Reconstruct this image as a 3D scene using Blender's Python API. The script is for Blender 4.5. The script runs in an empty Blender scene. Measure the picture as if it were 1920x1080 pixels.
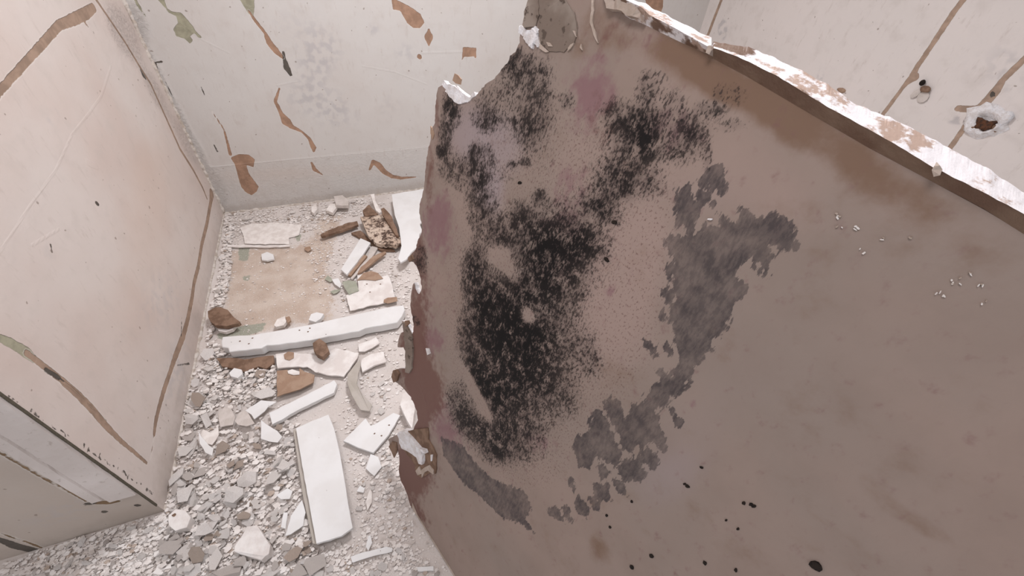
import bpy, bmesh, math, random
import numpy as np
from mathutils import Vector, Matrix
from mathutils.geometry import delaunay_2d_cdt
from mathutils import noise as mnoise
random.seed(7)
SC = bpy.context.scene
COL = SC.collection

# ------------------------------------------------------------ camera
F = 780.0
H = 1.4
def _cv(px, py):
    a = np.array([px-960.0, 540.0-py, -F]); return a/np.linalg.norm(a)
_Z = -_cv(880, 1366)
_X = _cv(3374, 37); _X = _X-(_X@_Z)*_Z; _X /= np.linalg.norm(_X)
_Y = np.cross(_Z, _X)
ROT = np.array([_X, _Y, _Z])
CAM = np.array([0.0, 0.0, H])
cam_data = bpy.data.cameras.new('camera')
cam_data.sensor_width = 36.0
cam_data.lens = 36.0*F/1920.0
cam_data.clip_start = 0.02
cam = bpy.data.objects.new('camera', cam_data); COL.objects.link(cam)
M4 = Matrix.Identity(4)
for i in range(3):
    for j in range(3): M4[i][j] = float(ROT[i, j])
    M4[i][3] = float(CAM[i])
cam.matrix_world = M4
SC.camera = cam

# ------------------------------------------------------------ world, lights, exposure
W = bpy.data.worlds.new('world'); SC.world = W; W.use_nodes = True
W.node_tree.nodes['Background'].inputs[0].default_value = (0.95, 0.955, 1.0, 1)
W.node_tree.nodes['Background'].inputs[1].default_value = 0.66
SC.view_settings.view_transform = 'Standard'
SC.view_settings.look = 'None'
SC.view_settings.gamma = 1.0
SC.view_settings.exposure = -0.04
def area_light(name, loc, target, size, power, color):
    d = bpy.data.lights.new(name, 'AREA'); d.shape = 'DISK'; d.size = size; d.energy = power; d.color = color
    o = bpy.data.objects.new(name, d); COL.objects.link(o); o.location = loc
    o.rotation_euler = (Vector(target)-Vector(loc)).to_track_quat('-Z', 'Y').to_euler()
    return o
area_light('ceiling_bulb_light', (0.62, 1.45, 2.36), (0.0, 1.1, 0.0), 0.45, 36.0, (0.97, 0.965, 1.0))
area_light('added_fill_light', (-0.35, 0.1, 2.3), (-0.5, 0.8, 0.0), 0.6, 10.0, (1.0, 0.96, 0.985))  # soft fill added overhead near the viewer

# ------------------------------------------------------------ projection helpers: traced pixels become points in the room
def ray(px, py): return ROT@_cv(px, py)
def on_floor(p, z=0.0):
    d = ray(*p); return CAM+d*((z-H)/d[2])
def on_back(p, y):
    d = ray(*p); return CAM+d*(y/d[1])
def on_side(p, x):
    d = ray(*p); return CAM+d*(x/d[0])
def proj_np(P):
    c = (P-CAM)@ROT
    return np.stack([960+F*c[:, 0]/-c[:, 2], 540-F*c[:, 1]/-c[:, 2]], 1)
XL, YB, XR, YF = -0.718, 2.376, 2.196, 0.745
# the leaning sheet's plane
_A = on_floor((770, 950)); _B = on_floor((850, 1080))
SU = (_B-_A)/np.linalg.norm(_B-_A)
_n0 = np.cross(SU, [0, 0, 1.0]); _n0 /= np.linalg.norm(_n0)
TILT = math.radians(18)
SN = _n0*math.cos(TILT)+np.array([0, 0, 1.0])*math.sin(TILT)
if SN@(CAM-_A) < 0: SN = -SN
SV = np.cross(SN, SU)
if SV[2] < 0: SV = -SV; 
def on_sheet(p, n=0.0):
    """pixel -> (u, v, n) on the sheet's plane raised by n"""
    d = ray(*p); t = (SN@(_A-CAM)+n)/(SN@d)
    q = CAM+d*t-_A
    return (float(q@SU), float(q@SV), float(n))

# ------------------------------------------------------------ generic object helpers
def tag(o, label=None, cat=None, group=None, kind=None):
    if label: o['label'] = label
    if cat: o['category'] = cat
    if group: o['group'] = group
    if kind: o['kind'] = kind
    return o
def link(name, me, mat=None, parent=None):
    o = bpy.data.objects.new(name, me); COL.objects.link(o)
    if mat: me.materials.append(mat)
    if parent: o.parent = parent
    return o
def empty(name, loc=(0, 0, 0)):
    o = bpy.data.objects.new(name, None); COL.objects.link(o); o.location = loc; return o
def mesh_from(name, verts, faces, smooth=False):
    me = bpy.data.meshes.new(name); me.from_pydata([tuple(map(float, v)) for v in verts], [], faces)
    me.validate(); me.update()
    if smooth:
        for p in me.polygons: p.use_smooth = True
    return me
def set_attr(me, name, arr):
    a = me.attributes.new(name, 'FLOAT', 'POINT'); a.data.foreach_set('value', np.asarray(arr, dtype=np.float32))

# ------------------------------------------------------------ node helpers
def srgb(r, g, b):
    f = lambda c: (c/255)/12.92 if c/255 <= 0.04045 else ((c/255+0.055)/1.055)**2.4
    return (f(r), f(g), f(b), 1)
class NT:
    def __init__(s, name, rough=0.8, spec=0.25):
        s.m = bpy.data.materials.new(name); s.m.use_nodes = True
        s.t = s.m.node_tree; s.b = s.t.nodes['Principled BSDF']
        s.b.inputs['Roughness'].default_value = rough
        s.b.inputs['Specular IOR Level'].default_value = spec
    def n(s, ty, **kw):
        x = s.t.nodes.new(ty)
        for k, v in kw.items(): setattr(x, k, v)
        return x
    def put(s, sock, v):
        if hasattr(v, 'is_output') or hasattr(v, 'links'): s.t.links.new(v, sock)
        else: sock.default_value = v
    def coord(s, scale=(1, 1, 1), loc=(0, 0, 0), rot=(0, 0, 0)):
        c = s.n('ShaderNodeTexCoord'); m = s.n('ShaderNodeMapping')
        s.t.links.new(c.outputs['Object'], m.inputs[0])
        m.inputs['Scale'].default_value = scale; m.inputs['Location'].default_value = loc; m.inputs['Rotation'].default_value = rot
        return m.outputs[0]
    def noise(s, scale, detail=3, rough=0.55, vec=None, dist=0.0):
        x = s.n('ShaderNodeTexNoise'); x.inputs['Scale'].default_value = scale
        x.inputs['Detail'].default_value = detail; x.inputs['Roughness'].default_value = rough; x.inputs['Distortion'].default_value = dist
        s.t.links.new(vec if vec is not None else s.coord(), x.inputs['Vector']); return x.outputs['Fac']
    def math(s, op, a, b=0.0, c=0.0, clamp=False):
        x = s.n('ShaderNodeMath', operation=op, use_clamp=clamp)
        s.put(x.inputs[0], a); s.put(x.inputs[1], b)
        if op in ('MULTIPLY_ADD',): s.put(x.inputs[2], c)
        return x.outputs[0]
    def step(s, v, lo, hi):
        x = s.n('ShaderNodeMapRange', interpolation_type='SMOOTHSTEP', clamp=True)
        s.put(x.inputs[0], v); x.inputs[1].default_value = lo; x.inputs[2].default_value = hi
        return x.outputs[0]
    def attr(s, name):
        x = s.n('ShaderNodeAttribute'); x.attribute_name = name; return x.outputs['Fac']
    def mix(s, fac, a, b):
        x = s.n('ShaderNodeMix', data_type='RGBA'); s.put(x.inputs[0], fac); s.put(x.inputs[6], a); s.put(x.inputs[7], b); return x.outputs[2]
    def ramp(s, fac, stops):
        x = s.n('ShaderNodeValToRGB'); e = x.color_ramp.elements
        while len(e) < len(stops): e.new(0.5)
        for k, (p, c) in enumerate(stops): e[k].position = p; e[k].color = c
        s.put(x.inputs[0], fac); return x.outputs[0]
    def color(s, c): s.put(s.b.inputs['Base Color'], c)
    def bump(s, h, dist=0.002, strength=1.0):
        x = s.n('ShaderNodeBump'); x.inputs['Distance'].default_value = dist; x.inputs['Strength'].default_value = strength
        s.put(x.inputs['Height'], h); s.t.links.new(x.outputs[0], s.b.inputs['Normal'])

# ------------------------------------------------------------ numpy stain fields (all in the surface's own metres)
def seg_field(P, pts, scale=1.0):
    """signed distance to a tapered polyline; pts = (x, y, halfwidth)"""
    best = np.full(len(P), 1e9)
    for a, b in zip(pts[:-1], pts[1:]):
        A = np.array(a[:2]); B = np.array(b[:2]); d = B-A; L = d@d+1e-12
        t = np.clip(((P-A)@d)/L, 0, 1)
        dist = np.linalg.norm(P-A-t[:, None]*d, axis=1)-(a[2]+(b[2]-a[2])*t)
        best = np.minimum(best, dist)
    return best
def poly_field(P, poly):
    Q = np.array(poly)[:, :2]; best = np.full(len(P), 1e9); ins = np.zeros(len(P), bool)
    for a, b in zip(Q, np.roll(Q, -1, 0)):
        d = b-a; L = d@d+1e-12
        t = np.clip(((P-a)@d)/L, 0, 1)
        best = np.minimum(best, np.linalg.norm(P-a-t[:, None]*d, axis=1))
        c = ((a[1] > P[:, 1]) != (b[1] > P[:, 1])) & (P[:, 0] < (b[0]-a[0])*(P[:, 1]-a[1])/(b[1]-a[1]+1e-12)+a[0])
        ins ^= c
    return np.where(ins, -best, best)
def blob_field(PX, blobs):
    """soft ellipses (cx, cy, rx, ry, angle, amount) summed"""
    out = np.zeros(len(PX))
    for cx, cy, rx, ry, an, am in blobs:
        c, s = math.cos(math.radians(an)), math.sin(math.radians(an))
        x = (PX[:, 0]-cx)*c+(PX[:, 1]-cy)*s; y = -(PX[:, 0]-cx)*s+(PX[:, 1]-cy)*c
        r = (x/rx)**2+(y/ry)**2
        out += am*np.exp(-0.5*(r**1.5)*1.1)
    return out
PXM = 1/430.0    # about a pixel of the traced drawing, in metres, at the far wall

def grid(name, u0, u1, v0, v1, step, M, mat, kind='structure'):
    nu = int(round((u1-u0)/step))+1; nv = int(round((v1-v0)/step))+1
    us = np.linspace(u0, u1, nu); vs = np.linspace(v0, v1, nv)
    UU, VV = np.meshgrid(us, vs)
    P = np.stack([UU.ravel(), VV.ravel()], 1)
    verts = [(float(a), float(b), 0.0) for a, b in P]
    faces = [(j*nu+i, j*nu+i+1, (j+1)*nu+i+1, (j+1)*nu+i) for j in range(nv-1) for i in range(nu-1)]
    me = bpy.data.meshes.new(name); me.from_pydata(verts, [], faces); me.update()
    o = link(name, me, mat); o.matrix_world = M
    if kind: o['kind'] = kind
    Pw = np.array([list(M@Vector(v)) for v in verts])
    return o, me, P, proj_np(Pw)
def frame(origin, X, Y):
    X = Vector(X); Y = Vector(Y); Z = X.cross(Y); m = Matrix.Identity(4)
    for i in range(3): m[i][0] = X[i]; m[i][1] = Y[i]; m[i][2] = Z[i]; m[i][3] = origin[i]
    return m

# ------------------------------------------------------------ wall material
def wall_material(name, base, tint, brownc):
    k = NT(name, 0.62, 0.3)
    big = k.noise(2.2, 3); mid = k.noise(14, 4); fine = k.noise(90, 3)
    c = k.mix(k.step(big, 0.35, 0.68), base, tint)
    c = k.mix(k.math('MULTIPLY', k.step(mid, 0.5, 0.75), 0.3), c, srgb(192, 183, 176))
    c = k.mix(k.math('MULTIPLY', k.step(k.noise(1.0, 4, .7, k.coord((46, 13, 20), (3, 3, 0))), .56, .7), .3), c, srgb(184, 172, 164))
    # smudges
    c = k.mix(k.math('MULTIPLY', k.step(k.attr('smudge'), 0.05, 1.0), k.math('MULTIPLY', k.step(k.noise(30, 2, .4), 0.42, 0.62), .65)), c, srgb(180, 176, 177))
    c = k.mix(k.math('MULTIPLY', k.step(k.attr('peach'), 0.0, 1.4), 0.45), c, srgb(208, 186, 172))
    # tiny specks
    sp = k.step(k.noise(55, 1, 0.3), 0.76, 0.79)
    c = k.mix(k.math('MULTIPLY', sp, 0.6), c, srgb(128, 112, 100))
    # browner, darker tone towards the foot with ragged outline
    dn = k.math('ADD', k.attr('foot_tone'), k.math('MULTIPLY', k.math('SUBTRACT', k.noise(26, 5, 0.7), 0.5), 1.6))
    c = k.mix(k.math('MULTIPLY', k.step(dn, 0.45, 1.2), 0.32), c, srgb(166, 152, 140))
    wob = k.math('MULTIPLY', k.math('SUBTRACT', k.noise(60, 4, 0.65), 0.5), 0.007)
    masks = []
    for a, colr in (('olive', srgb(146, 143, 124)), ('brown', brownc), ('dark', srgb(82, 76, 70))):
        m = k.step(k.math('ADD', k.attr(a), wob), 0.0009, -0.0009)
        cc = k.mix(k.step(k.noise(24, 4, .6), 0.38, 0.64), colr, tuple(x*1.35 for x in colr[:3])+(1,))
        c = k.mix(m, c, cc); masks.append(m)
    # pale raised rim round the peeled patches
    rim = k.math('MULTIPLY', k.step(k.math('ADD', k.attr('brown'), wob), 0.004, 0.001), k.math('SUBTRACT', 1.0, masks[1]))
    c = k.mix(k.math('MULTIPLY', rim, 0.35), c, srgb(228, 222, 216))
    k.color(c)
    h = k.math('ADD', k.math('MULTIPLY', big, 2.0), k.math('MULTIPLY', mid, 0.35))
    h = k.math('ADD', h, k.math('MULTIPLY', fine, 0.1))
    rough_area = k.math('MULTIPLY', k.step(k.attr('rough'), 0.1, 0.9), k.noise(70, 5, 0.75, dist=1.0))
    h = k.math('ADD', h, k.math('MULTIPLY', rough_area, 2.2))
    for m in masks: h = k.math('SUBTRACT', h, k.math('MULTIPLY', m, 0.5))
    h = k.math('ADD', h, k.math('MULTIPLY', k.step(k.attr('ridge'), 0.004, 0.0), 0.13))
    k.bump(h, 0.004, 0.9)
    return k.m
def apply_fields(me, P, px, olive, brown, dark, smudge, peach, foot_tone, rough, ridge):
    N = len(P)
    def mn(fs):
        out = np.full(N, 0.5)
        for f in fs: out = np.minimum(out, f)
        return out
    set_attr(me, 'olive', mn(olive)); set_attr(me, 'brown', mn(brown)); set_attr(me, 'dark', mn(dark))
    set_attr(me, 'smudge', smudge); set_attr(me, 'peach', peach); set_attr(me, 'foot_tone', foot_tone); set_attr(me, 'rough', rough)
    set_attr(me, 'ridge', mn(ridge))

WM_back = wall_material('painted_plaster_back', srgb(207, 203, 199), srgb(204, 198, 193), srgb(152, 122, 102))
WM_left = wall_material('painted_plaster_left', srgb(212, 202, 196), srgb(205, 190, 182), srgb(146, 124, 108))
WM_right = wall_material('painted_plaster_right', srgb(220, 213, 209), srgb(224, 216, 212), srgb(156, 134, 118))

# ------------------------------------------------------------ back wall
M = frame((0, YB, 0), (1, 0, 0), (0, 0, 1))
def B(p):
    q = on_back(p, YB); return (q[0], q[2])
def Bl(pts, s=None):
    out = []
    for x, y, w in pts:
        a = B((x, y)); b = B((x+2*w, y)); out.append((a[0], a[1], abs(b[0]-a[0])/2))
    return out
ob, me, P, px = grid('wall_back', XL-0.02, XR, 0, 1.55, 0.006, M, WM_back)
up = 'up'
brown = [seg_field(P, Bl(q)) for q in [
    [(497, 62, 3), (505, 80, 6), (518, 96, 6), (530, 108, 3)],
    [(524, 166, 1.5), (516, 190, 3)], [(516, 190, 3), (527, 213, 4), (537, 228, 9), (546, 237, 5), (566, 247, 2), (580, 260, 3), (588, 277, 5), (588, 284, 2)],
    [(584, 305, 2), (590, 318, 4), (605, 328, 1)],
    [(693, 318, 2), (700, 303, 4), (710, 310, 6), (720, 322, 5), (735, 331, 4), (752, 334, 3), (780, 332, 1)],
    [(804, 56, 2), (804, 70, 8), (804, 86, 1)],
    [(786, 106, 4), (787, 107, 4)],
    [(398, 210, 1), (420, 243, 1.5), (432, 290, 3)],
    [(466, 20, 2), (478, 38, 3), (497, 62, 3)],
    ]]
brown += [poly_field(P, [B(p) for p in q]) for q in [
    [(432, 296), (447, 289), (466, 290), (478, 299), (475, 314), (461, 309), (467, 326), (485, 350), (481, 360), (471, 366), (460, 360), (452, 350), (446, 330), (440, 308)],
    [(733, -6), (752, 4), (768, 12), (788, 26), (796, 42), (788, 53), (776, 53), (764, 44), (756, 30), (750, 20), (737, 18)],
    [(868, 88), (893, 90), (893, 113), (889, 106), (870, 107), (866, 113)],
    [(1208, -10), (1244, -10), (1243, 14), (1238, 26), (1213, 14)],
    ]]
olive = [poly_field(P, [B(p) for p in q]) for q in [
    [(445, -8), (476, -8), (477, 10), (475, 32), (466, 26), (455, 8)],
    [(288, -8), (306, -8), (312, 14), (322, 22), (340, 24), (352, 38), (362, 50), (368, 60), (379, 70), (374, 72), (364, 62), (356, 68), (362, 76), (356, 82), (345, 72), (330, 68), (325, 55), (334, 42), (330, 30), (316, 24), (304, 8)]]]
olive += [seg_field(P, Bl([(252, -4, 2), (260, 12, 3), (272, 30, 1)]))]
dark = [seg_field(P, Bl(q)) for q in [
    [(531, 98, 2), (533, 110, 3), (538, 128, 6), (545, 140, 3)],
    [(279, 100, 1), (300, 135, 0.8), (318, 170, 1), (332, 195, 0.8)],
    [(287, 132, 2.2), (297, 152, 3.5), (304, 163, 1)], [(276, 115, 2), (290, 118, 1.5), (303, 116, 2)], [(401, 272, 1), (408, 284, 1.5)], [(376, 162, 0.6), (384, 178, 1)]]]
sm = blob_field(px, [(600, 90, 40, 30, 0, .8), (590, 130, 30, 25, 0, .6), (560, 40, 50, 25, 0, .4), (610, 190, 40, 30, 20, .6), (760, 100, 20, 18, 0, .6), (560, 180, 30, 30, 0, .5), (700, 55, 10, 10, 0, .7), (730, 200, 25, 20, 0, .4), (640, 220, 40, 20, 0, .4)])
foot_tone = np.clip((0.27-P[:, 1])/0.1, 0, 0.5)+np.clip((0.06-P[:, 1])/0.05, 0, 0.6)
rough = blob_field(px, [(250, 40, 22, 40, -25, 1.0), (285, 130, 14, 50, -25, 1.0), (330, 215, 12, 50, -25, 1), (370, 290, 12, 40, -25, 1), (400, 350, 14, 30, -25, .9)])+np.where((P[:, 1] < .28), .45, 0)
ridge = [seg_field(P, Bl([(792, 99, 1), (866, 97, 1)])), seg_field(P, [(-0.7, .275, .002), (0.3, .285, .002), (1, .28, .002)]),
         seg_field(P, Bl([(520, 160, 1), (560, 152, .5)])), seg_field(P, Bl([(340, 45, 1), (380, 75, 1), (430, 100, .5)])), seg_field(P, Bl([(680, 124, .6), (740, 135, .6), (800, 158, .5)]))]
apply_fields(me, P, px, olive, brown, dark, sm, blob_field(px, [(480, 330, 90, 12, 0, .5), (640, 320, 120, 10, 0, .4)]), foot_tone, rough, ridge)

# ------------------------------------------------------------ left wall (side of the alcove)
M = frame((XL, YF, 0), (0, 1, 0), (0, 0, 1))
def S(p):
    q = on_side(p, XL); return (q[1]-YF, q[2])
def Sl(pts):
    out = []
    for x, y, w in pts:
        a = np.array(S((x, y))); b = np.array(S((x, y+1.0))); c = np.array(S((x+1.0, y)))
        sc = math.sqrt(abs((b[0]-a[0])*(c[1]-a[1])-(b[1]-a[1])*(c[0]-a[0])))
        out.append((a[0], a[1], w*sc))
    return out
ob, me, P, px = grid('wall_left', 0, YB-YF, 0, 1.45, 0.006, M, WM_left)
brown = [seg_field(P, Sl(q)) for q in [
    [(-8, 180, 6), (40, 126, 6), (80, 82, 6), (110, 48, 6), (135, 38, 7), (160, 26, 7), (176, 14, 5)],
    [(150, 30, 4), (165, 50, 1)],
    [(178, -4, 3), (200, 28, 2.5), (235, 80, 2.3), (262, 125, 2.5), (283, 158, 2.3), (310, 218, 2.3), (338, 280, 2.5), (362, 318, 2.3), (380, 352, 2), (388, 372, 1.5)],
    [(397, 362, 5), (395, 380, 3), (388, 420, 3), (378, 460, 3), (372, 500, 3.3), (364, 530, 3.3), (360, 560, 3.8), (352, 600, 4), (343, 632, 5), (330, 665, 5), (320, 695, 4), (308, 730, 4.5), (298, 765, 4), (292, 790, 4), (289, 815, 3)],
    [(290, 812, .8), (282, 862, .8)],
    [(50, 662, 6), (84, 688, 6), (115, 712, 6), (148, 742, 7), (175, 770, 7), (200, 800, 6), (228, 828, 4), (252, 848, 3.2), (275, 868, 2.5)]]]
olive = [seg_field(P, Sl([(-6, 632, 7), (20, 643, 9), (48, 660, 10), (62, 672, 8)])), seg_field(P, Sl([(112, 712, 3), (135, 728, 2), (200, 790, 1)]))]
_r = random.Random(9)
_md = [[(x_+_r.uniform(-3, 6), y_-_r.uniform(2, 12), _r.uniform(.5, 2.0)), (x_+_r.uniform(0, 8), y_-_r.uniform(0, 6), .5)] for x_, y_ in [(t_*300, 740+t_*200) for t_ in [(_r.random()**.7) for _ in range(60)]]]
dark = [seg_field(P, Sl(q)) for q in _md+[[(181, 381, 3), (184, 383, 3)], [(263, 130, 1), (268, 140, 3), (273, 147, 2)], [(95, 458, 1.5), (98, 476, 1)],
        [(86, 694, 4), (110, 708, 4), (120, 716, 1)], [(341, 595, .5), (340, 630, 1)], [(333, 685, 1), (355, 682, 1.3)], [(300, 775, .8), (305, 781, 1)]]]
sm = blob_field(px, [(300, 560, 40, 60, 0, .5), (95, 470, 14, 14, 0, .5), (330, 700, 20, 60, 10, .6), (100, 220, 10, 12, 0, .8)])
peach = blob_field(px, [(275, 420, 45, 120, 0, .9), (285, 310, 30, 60, 0, .5), (230, 650, 50, 60, 0, .3), (225, 560, 40, 40, 0, .3)])
foot_tone = np.clip((0.13-P[:, 1])/0.1, 0, 0.7)+blob_field(px, [(315, 880, 40, 60, 0, .4)])
rough = blob_field(px, [(230, 60, 18, 50, -27, 1), (290, 170, 10, 50, -27, .8), (350, 270, 10, 50, -27, .8)])+0.1
ridge = [seg_field(P, Sl(q)) for q in [[(208, 125, .6), (190, 180, .8), (165, 215, .8), (135, 252, .5), (118, 290, .6), (104, 320, .6), (60, 380, .5), (-5, 480, .4)], [(165, 305, 4), (180, 312, 4)], [(60, 460, 1), (110, 430, 1)], [(180, 570, 1), (250, 640, 1)]]]
apply_fields(me, P, px, olive, brown, dark, sm, peach, foot_tone, rough, ridge)

# front end of the left wall, facing the viewer
M = frame((-2.0, YF, 0), (1, 0, 0), (0, 0, 1))
def E_(p):
    q = on_back(p, YF); return (q[0]+2.0, q[2])
def El(pts):
    out = []
    for x, y, w in pts:
        a = E_((x, y)); b = E_((x+1.0, y)); c = E_((x, y+1.0))
        sc = math.sqrt(abs((b[0]-a[0])*(c[1]-a[1])-(b[1]-a[1])*(c[0]-a[0])))
        out.append((a[0], a[1], w*sc))
    return out
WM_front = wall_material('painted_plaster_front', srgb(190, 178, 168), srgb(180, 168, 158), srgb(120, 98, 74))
ob, me, P, px = grid('wall_front', 0, 2.0+XL, 0, 1.45, 0.006, M, WM_front)
dark = [seg_field(P, El([(160, 945, 3), (172, 944, 4), (182, 943, 1)])), seg_field(P, El([(194, 959, 3), (197, 960, 3)])), seg_field(P, El([(256, 947, 3), (260, 948, 3)])), seg_field(P, El([(246, 918, 3), (246, 922, 3)])),
        seg_field(P, El([(180, 1000, 1), (212, 1012, 3), (216, 1016, 2)])), seg_field(P, El([(-10, 1008, 4), (30, 1024, 7), (70, 1034, 6), (110, 1042, 2)]))]
brown = [seg_field(P, El([(180, 943, 4), (205, 942, 6), (222, 940, 3)])), seg_field(P, [(2+XL-.106, .6, .0035), (2+XL-.106, .33, .0032), (2+XL-.103, .24, .003), (2+XL-.1, .175, .004)]), seg_field(P, El([(0, 1000, 1), (60, 1020, 2), (85, 1030, 1)]))]
apply_fields(me, P, px, [np.full(len(P), .5)], brown, dark, blob_field(px, [(120, 960, 80, 20, -15, .5)]), np.zeros(len(P)), np.clip((0.1-P[:, 1])/0.08, 0, .7)+blob_field(px, [(250, 950, 60, 30, 0, .6)]), np.full(len(P), .15), [np.full(len(P), .5)])

# right wall
M = frame((XR, YB, 0), (0, -1, 0), (0, 0, 1))
def Rr(p):
    q = on_side(p, XR); return (YB-q[1], q[2])
def Rl(pts):
    out = []
    for x, y, w in pts:
        a = Rr((x, y)); b = Rr((x+1.0, y)); c = Rr((x, y+1.0))
        sc = math.sqrt(abs((b[0]-a[0])*(c[1]-a[1])-(b[1]-a[1])*(c[0]-a[0])))
        out.append((a[0], a[1], w*sc))
    return out
ob, me, P, px = grid('wall_right', 0, 2.6, 0, 2.0, 0.008, M, WM_right)
brown = [seg_field(P, Rl(q)) for q in [
    [(1358, -14, 3), (1340, 32, 3), (1322, 80, 3)],
    [(1824, -30, 6), (1806, 0, 6), (1790, 20, 6), (1770, 50, 6), (1745, 88, 5), (1722, 122, 5), (1708, 146, 6), (1690, 168, 3.5), (1650, 222, 4)],
    [(1714, 145, 9), (1706, 152, 5)],
    [(1940, 92, 6), (1905, 126, 7), (1880, 150, 6), (1866, 172, 9), (1850, 190, 9), (1835, 205, 8), (1822, 222, 9), (1808, 240, 5), (1775, 286, 5)],
    [(1796, 203, 6), (1812, 205, 7), (1832, 204, 6)]]]
dark = [seg_field(P, Rl(q)) for q in [[(1322, -2, 1), (1316, 25, 1), (1308, 58, 1)], [(1861, 175, 4), (1862, 180, 4)]]]
sm = blob_field(px, [(1355, 55, 6, 14, 0, 2.5), (1798, 226, 16, 6, 0, 1.5), (1895, 140, 30, 50, 0, .4), (1538, 140, 5, 10, 0, 1.2), (1850, 120, 60, 40, 0, .3)])
apply_fields(me, P, px, [np.full(len(P), .5)], brown, dark, sm, np.zeros(len(P)), np.zeros(len(P)), np.full(len(P), .12), [np.full(len(P), .5)])

# ------------------------------------------------------------ floor
k = NT('dusty_floor', 0.9, 0.15)
big = k.noise(6, 4); mid = k.noise(40, 4, 0.65); fine = k.noise(160, 3, 0.7)
c = k.mix(k.step(big, 0.35, 0.65), srgb(216, 208, 203), srgb(206, 197, 191))
tn = k.math('ADD', k.attr('tan'), k.math('MULTIPLY', k.math('SUBTRACT', mid, 0.5), 0.14))
tanm = k.step(tn, 0.02, -0.02)
c = k.mix(tanm, c, k.mix(k.step(k.noise(11, 4), 0.35, 0.65), srgb(190, 172, 158), srgb(204, 190, 178)))
gm = k.step(k.math('ADD', k.attr('green'), k.math('MULTIPLY', k.math('SUBTRACT', mid, 0.5), 0.03)), 0.003, -0.003)
c = k.mix(gm, c, srgb(160, 160, 146))
c = k.mix(k.math('MULTIPLY', k.step(mid, 0.58, 0.72), 0.45), c, srgb(172, 156, 144))
c = k.mix(k.math('MULTIPLY', k.step(fine, 0.56, 0.68), 0.5), c, srgb(226, 220, 215))
k.color(c)
k.bump(k.math('ADD', k.math('MULTIPLY', mid, 0.8), k.math('MULTIPLY', fine, 0.35)), 0.004, 0.8)
M = frame((0, 0, 0), (1, 0, 0), (0, 1, 0))
ob, me, P, px = grid('floor', -2.0, XR, -0.9, YB, 0.014, M, k.m)
def Fl(p): q = on_floor(p); return (q[0], q[1])
set_attr(me, 'tan', poly_field(P, [Fl(p) for p in [(425, 470), (560, 462), (590, 440), (600, 405), (640, 405), (625, 460), (610, 500), (625, 560), (620, 600), (560, 605), (440, 632), (412, 600), (430, 520)]]))
g = np.full(len(P), .5)
for q in [[(447, 465), (468, 465), (465, 490), (448, 488)], [(549, 442), (565, 440), (560, 455)], [(455, 517), (470, 517), (468, 526), (458, 526)], [(400, 628), (450, 612), (500, 605), (490, 622), (420, 640)]]:
    g = np.minimum(g, poly_field(P, [Fl(p) for p in q]))
set_attr(me, 'green', g)
k = NT('ceiling_paint', 0.8, 0.2); k.color(k.mix(k.noise(4), srgb(205, 198, 192), srgb(214, 206, 200)))
o = link('ceiling', mesh_from('ceiling', [(-2, -0.9, 2.42), (XR, -0.9, 2.42), (XR, YB, 2.42), (-2, YB, 2.42)], [(0, 3, 2, 1)]), k.m); o['kind'] = 'structure'
# upper parts of the walls above the painted panels
for nm, vs, mt in (('wall_back_upper', [(XL, YB, 1.55), (XR, YB, 1.55), (XR, YB, 2.42), (XL, YB, 2.42)], WM_back),
               ('wall_left_upper', [(XL, YF, 1.45), (XL, YB, 1.45), (XL, YB, 2.42), (XL, YF, 2.42)], WM_left),
               ('wall_front_upper', [(-2, YF, 1.45), (XL, YF, 1.45), (XL, YF, 2.42), (-2, YF, 2.42)], WM_left),
               ('wall_right_upper', [(XR, YB, 2.0), (XR, -0.24, 2.0), (XR, -0.24, 2.42), (XR, YB, 2.42)], WM_right)):
    kk = NT(nm+'_paint', 0.7, 0.2); kk.color(kk.mix(kk.noise(4), srgb(206, 199, 193), srgb(212, 203, 197)))
    o = link(nm, mesh_from(nm, vs, [(0, 1, 2, 3)]), kk.m); o['kind'] = 'structure'

# ------------------------------------------------------------ door frame strip on the front end (trim)
def strip_between(name, rows, mat, kind='structure'):
    """rows: list of polylines (lists of 3D points, equal length) stitched into a surface"""
    n = len(rows[0]); vs = [p for r in rows for p in r]; fs = []
    for a in range(len(rows)-1):
        for i in range(n-1): fs.append((a*n+i, a*n+i+1, (a+1)*n+i+1, (a+1)*n+i))
    return mesh_from(name, vs, fs)
k = NT('trim_paint', 0.5, 0.35)
c = k.mix(k.step(k.noise(5, 4), 0.4, 0.65), srgb(222, 214, 210), srgb(206, 197, 192))
c = k.mix(k.math('MULTIPLY', k.step(k.noise(60, 4, .7), 0.6, 0.7), 0.5), c, srgb(160, 148, 138)); k.color(c); k.bump(k.noise(30, 4), 0.003, .7)
trim_mat = k.m
def trim_box(name, x0, x1, z0, z1, d, ragged=True):
    rnd = random.Random(3)
    zs = [z0+(z1-z0)*i/40 for i in range(41)]
    rows = []
    for xx, yy in ((x0, YF), (x0, YF-d), (x0+0.004, YF-d-0.004), (x1-0.004, YF-d-0.004), (x1, YF-d), (x1, YF)):
        rows.append([(xx+rnd.uniform(-.0012, .0012), yy+rnd.uniform(-.0008, .0008), z+(rnd.uniform(-.003, .003) if i == 0 else 0)) for i, z in enumerate(zs)])
    me = strip_between(name, rows, trim_mat)
    bm = bmesh.new(); bm.from_mesh(me)
    bmesh.ops.holes_fill(bm, edges=[e for e in bm.edges if e.is_boundary], sides=0)
    bmesh.ops.recalc_face_normals(bm, faces=bm.faces); bm.to_mesh(me); bm.free()
    o = link(name, me, trim_mat); o['kind'] = 'structure'; return o
_t1 = on_back((250, 915), YF); _t2 = on_back((225, 930), YF)
trim_box('trim_1', XL-0.066, XL-0.0005, 0.150, 1.45, 0.005)
trim_box('trim_2', XL-0.098, XL-0.068, 0.165, 1.45, 0.002)
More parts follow.
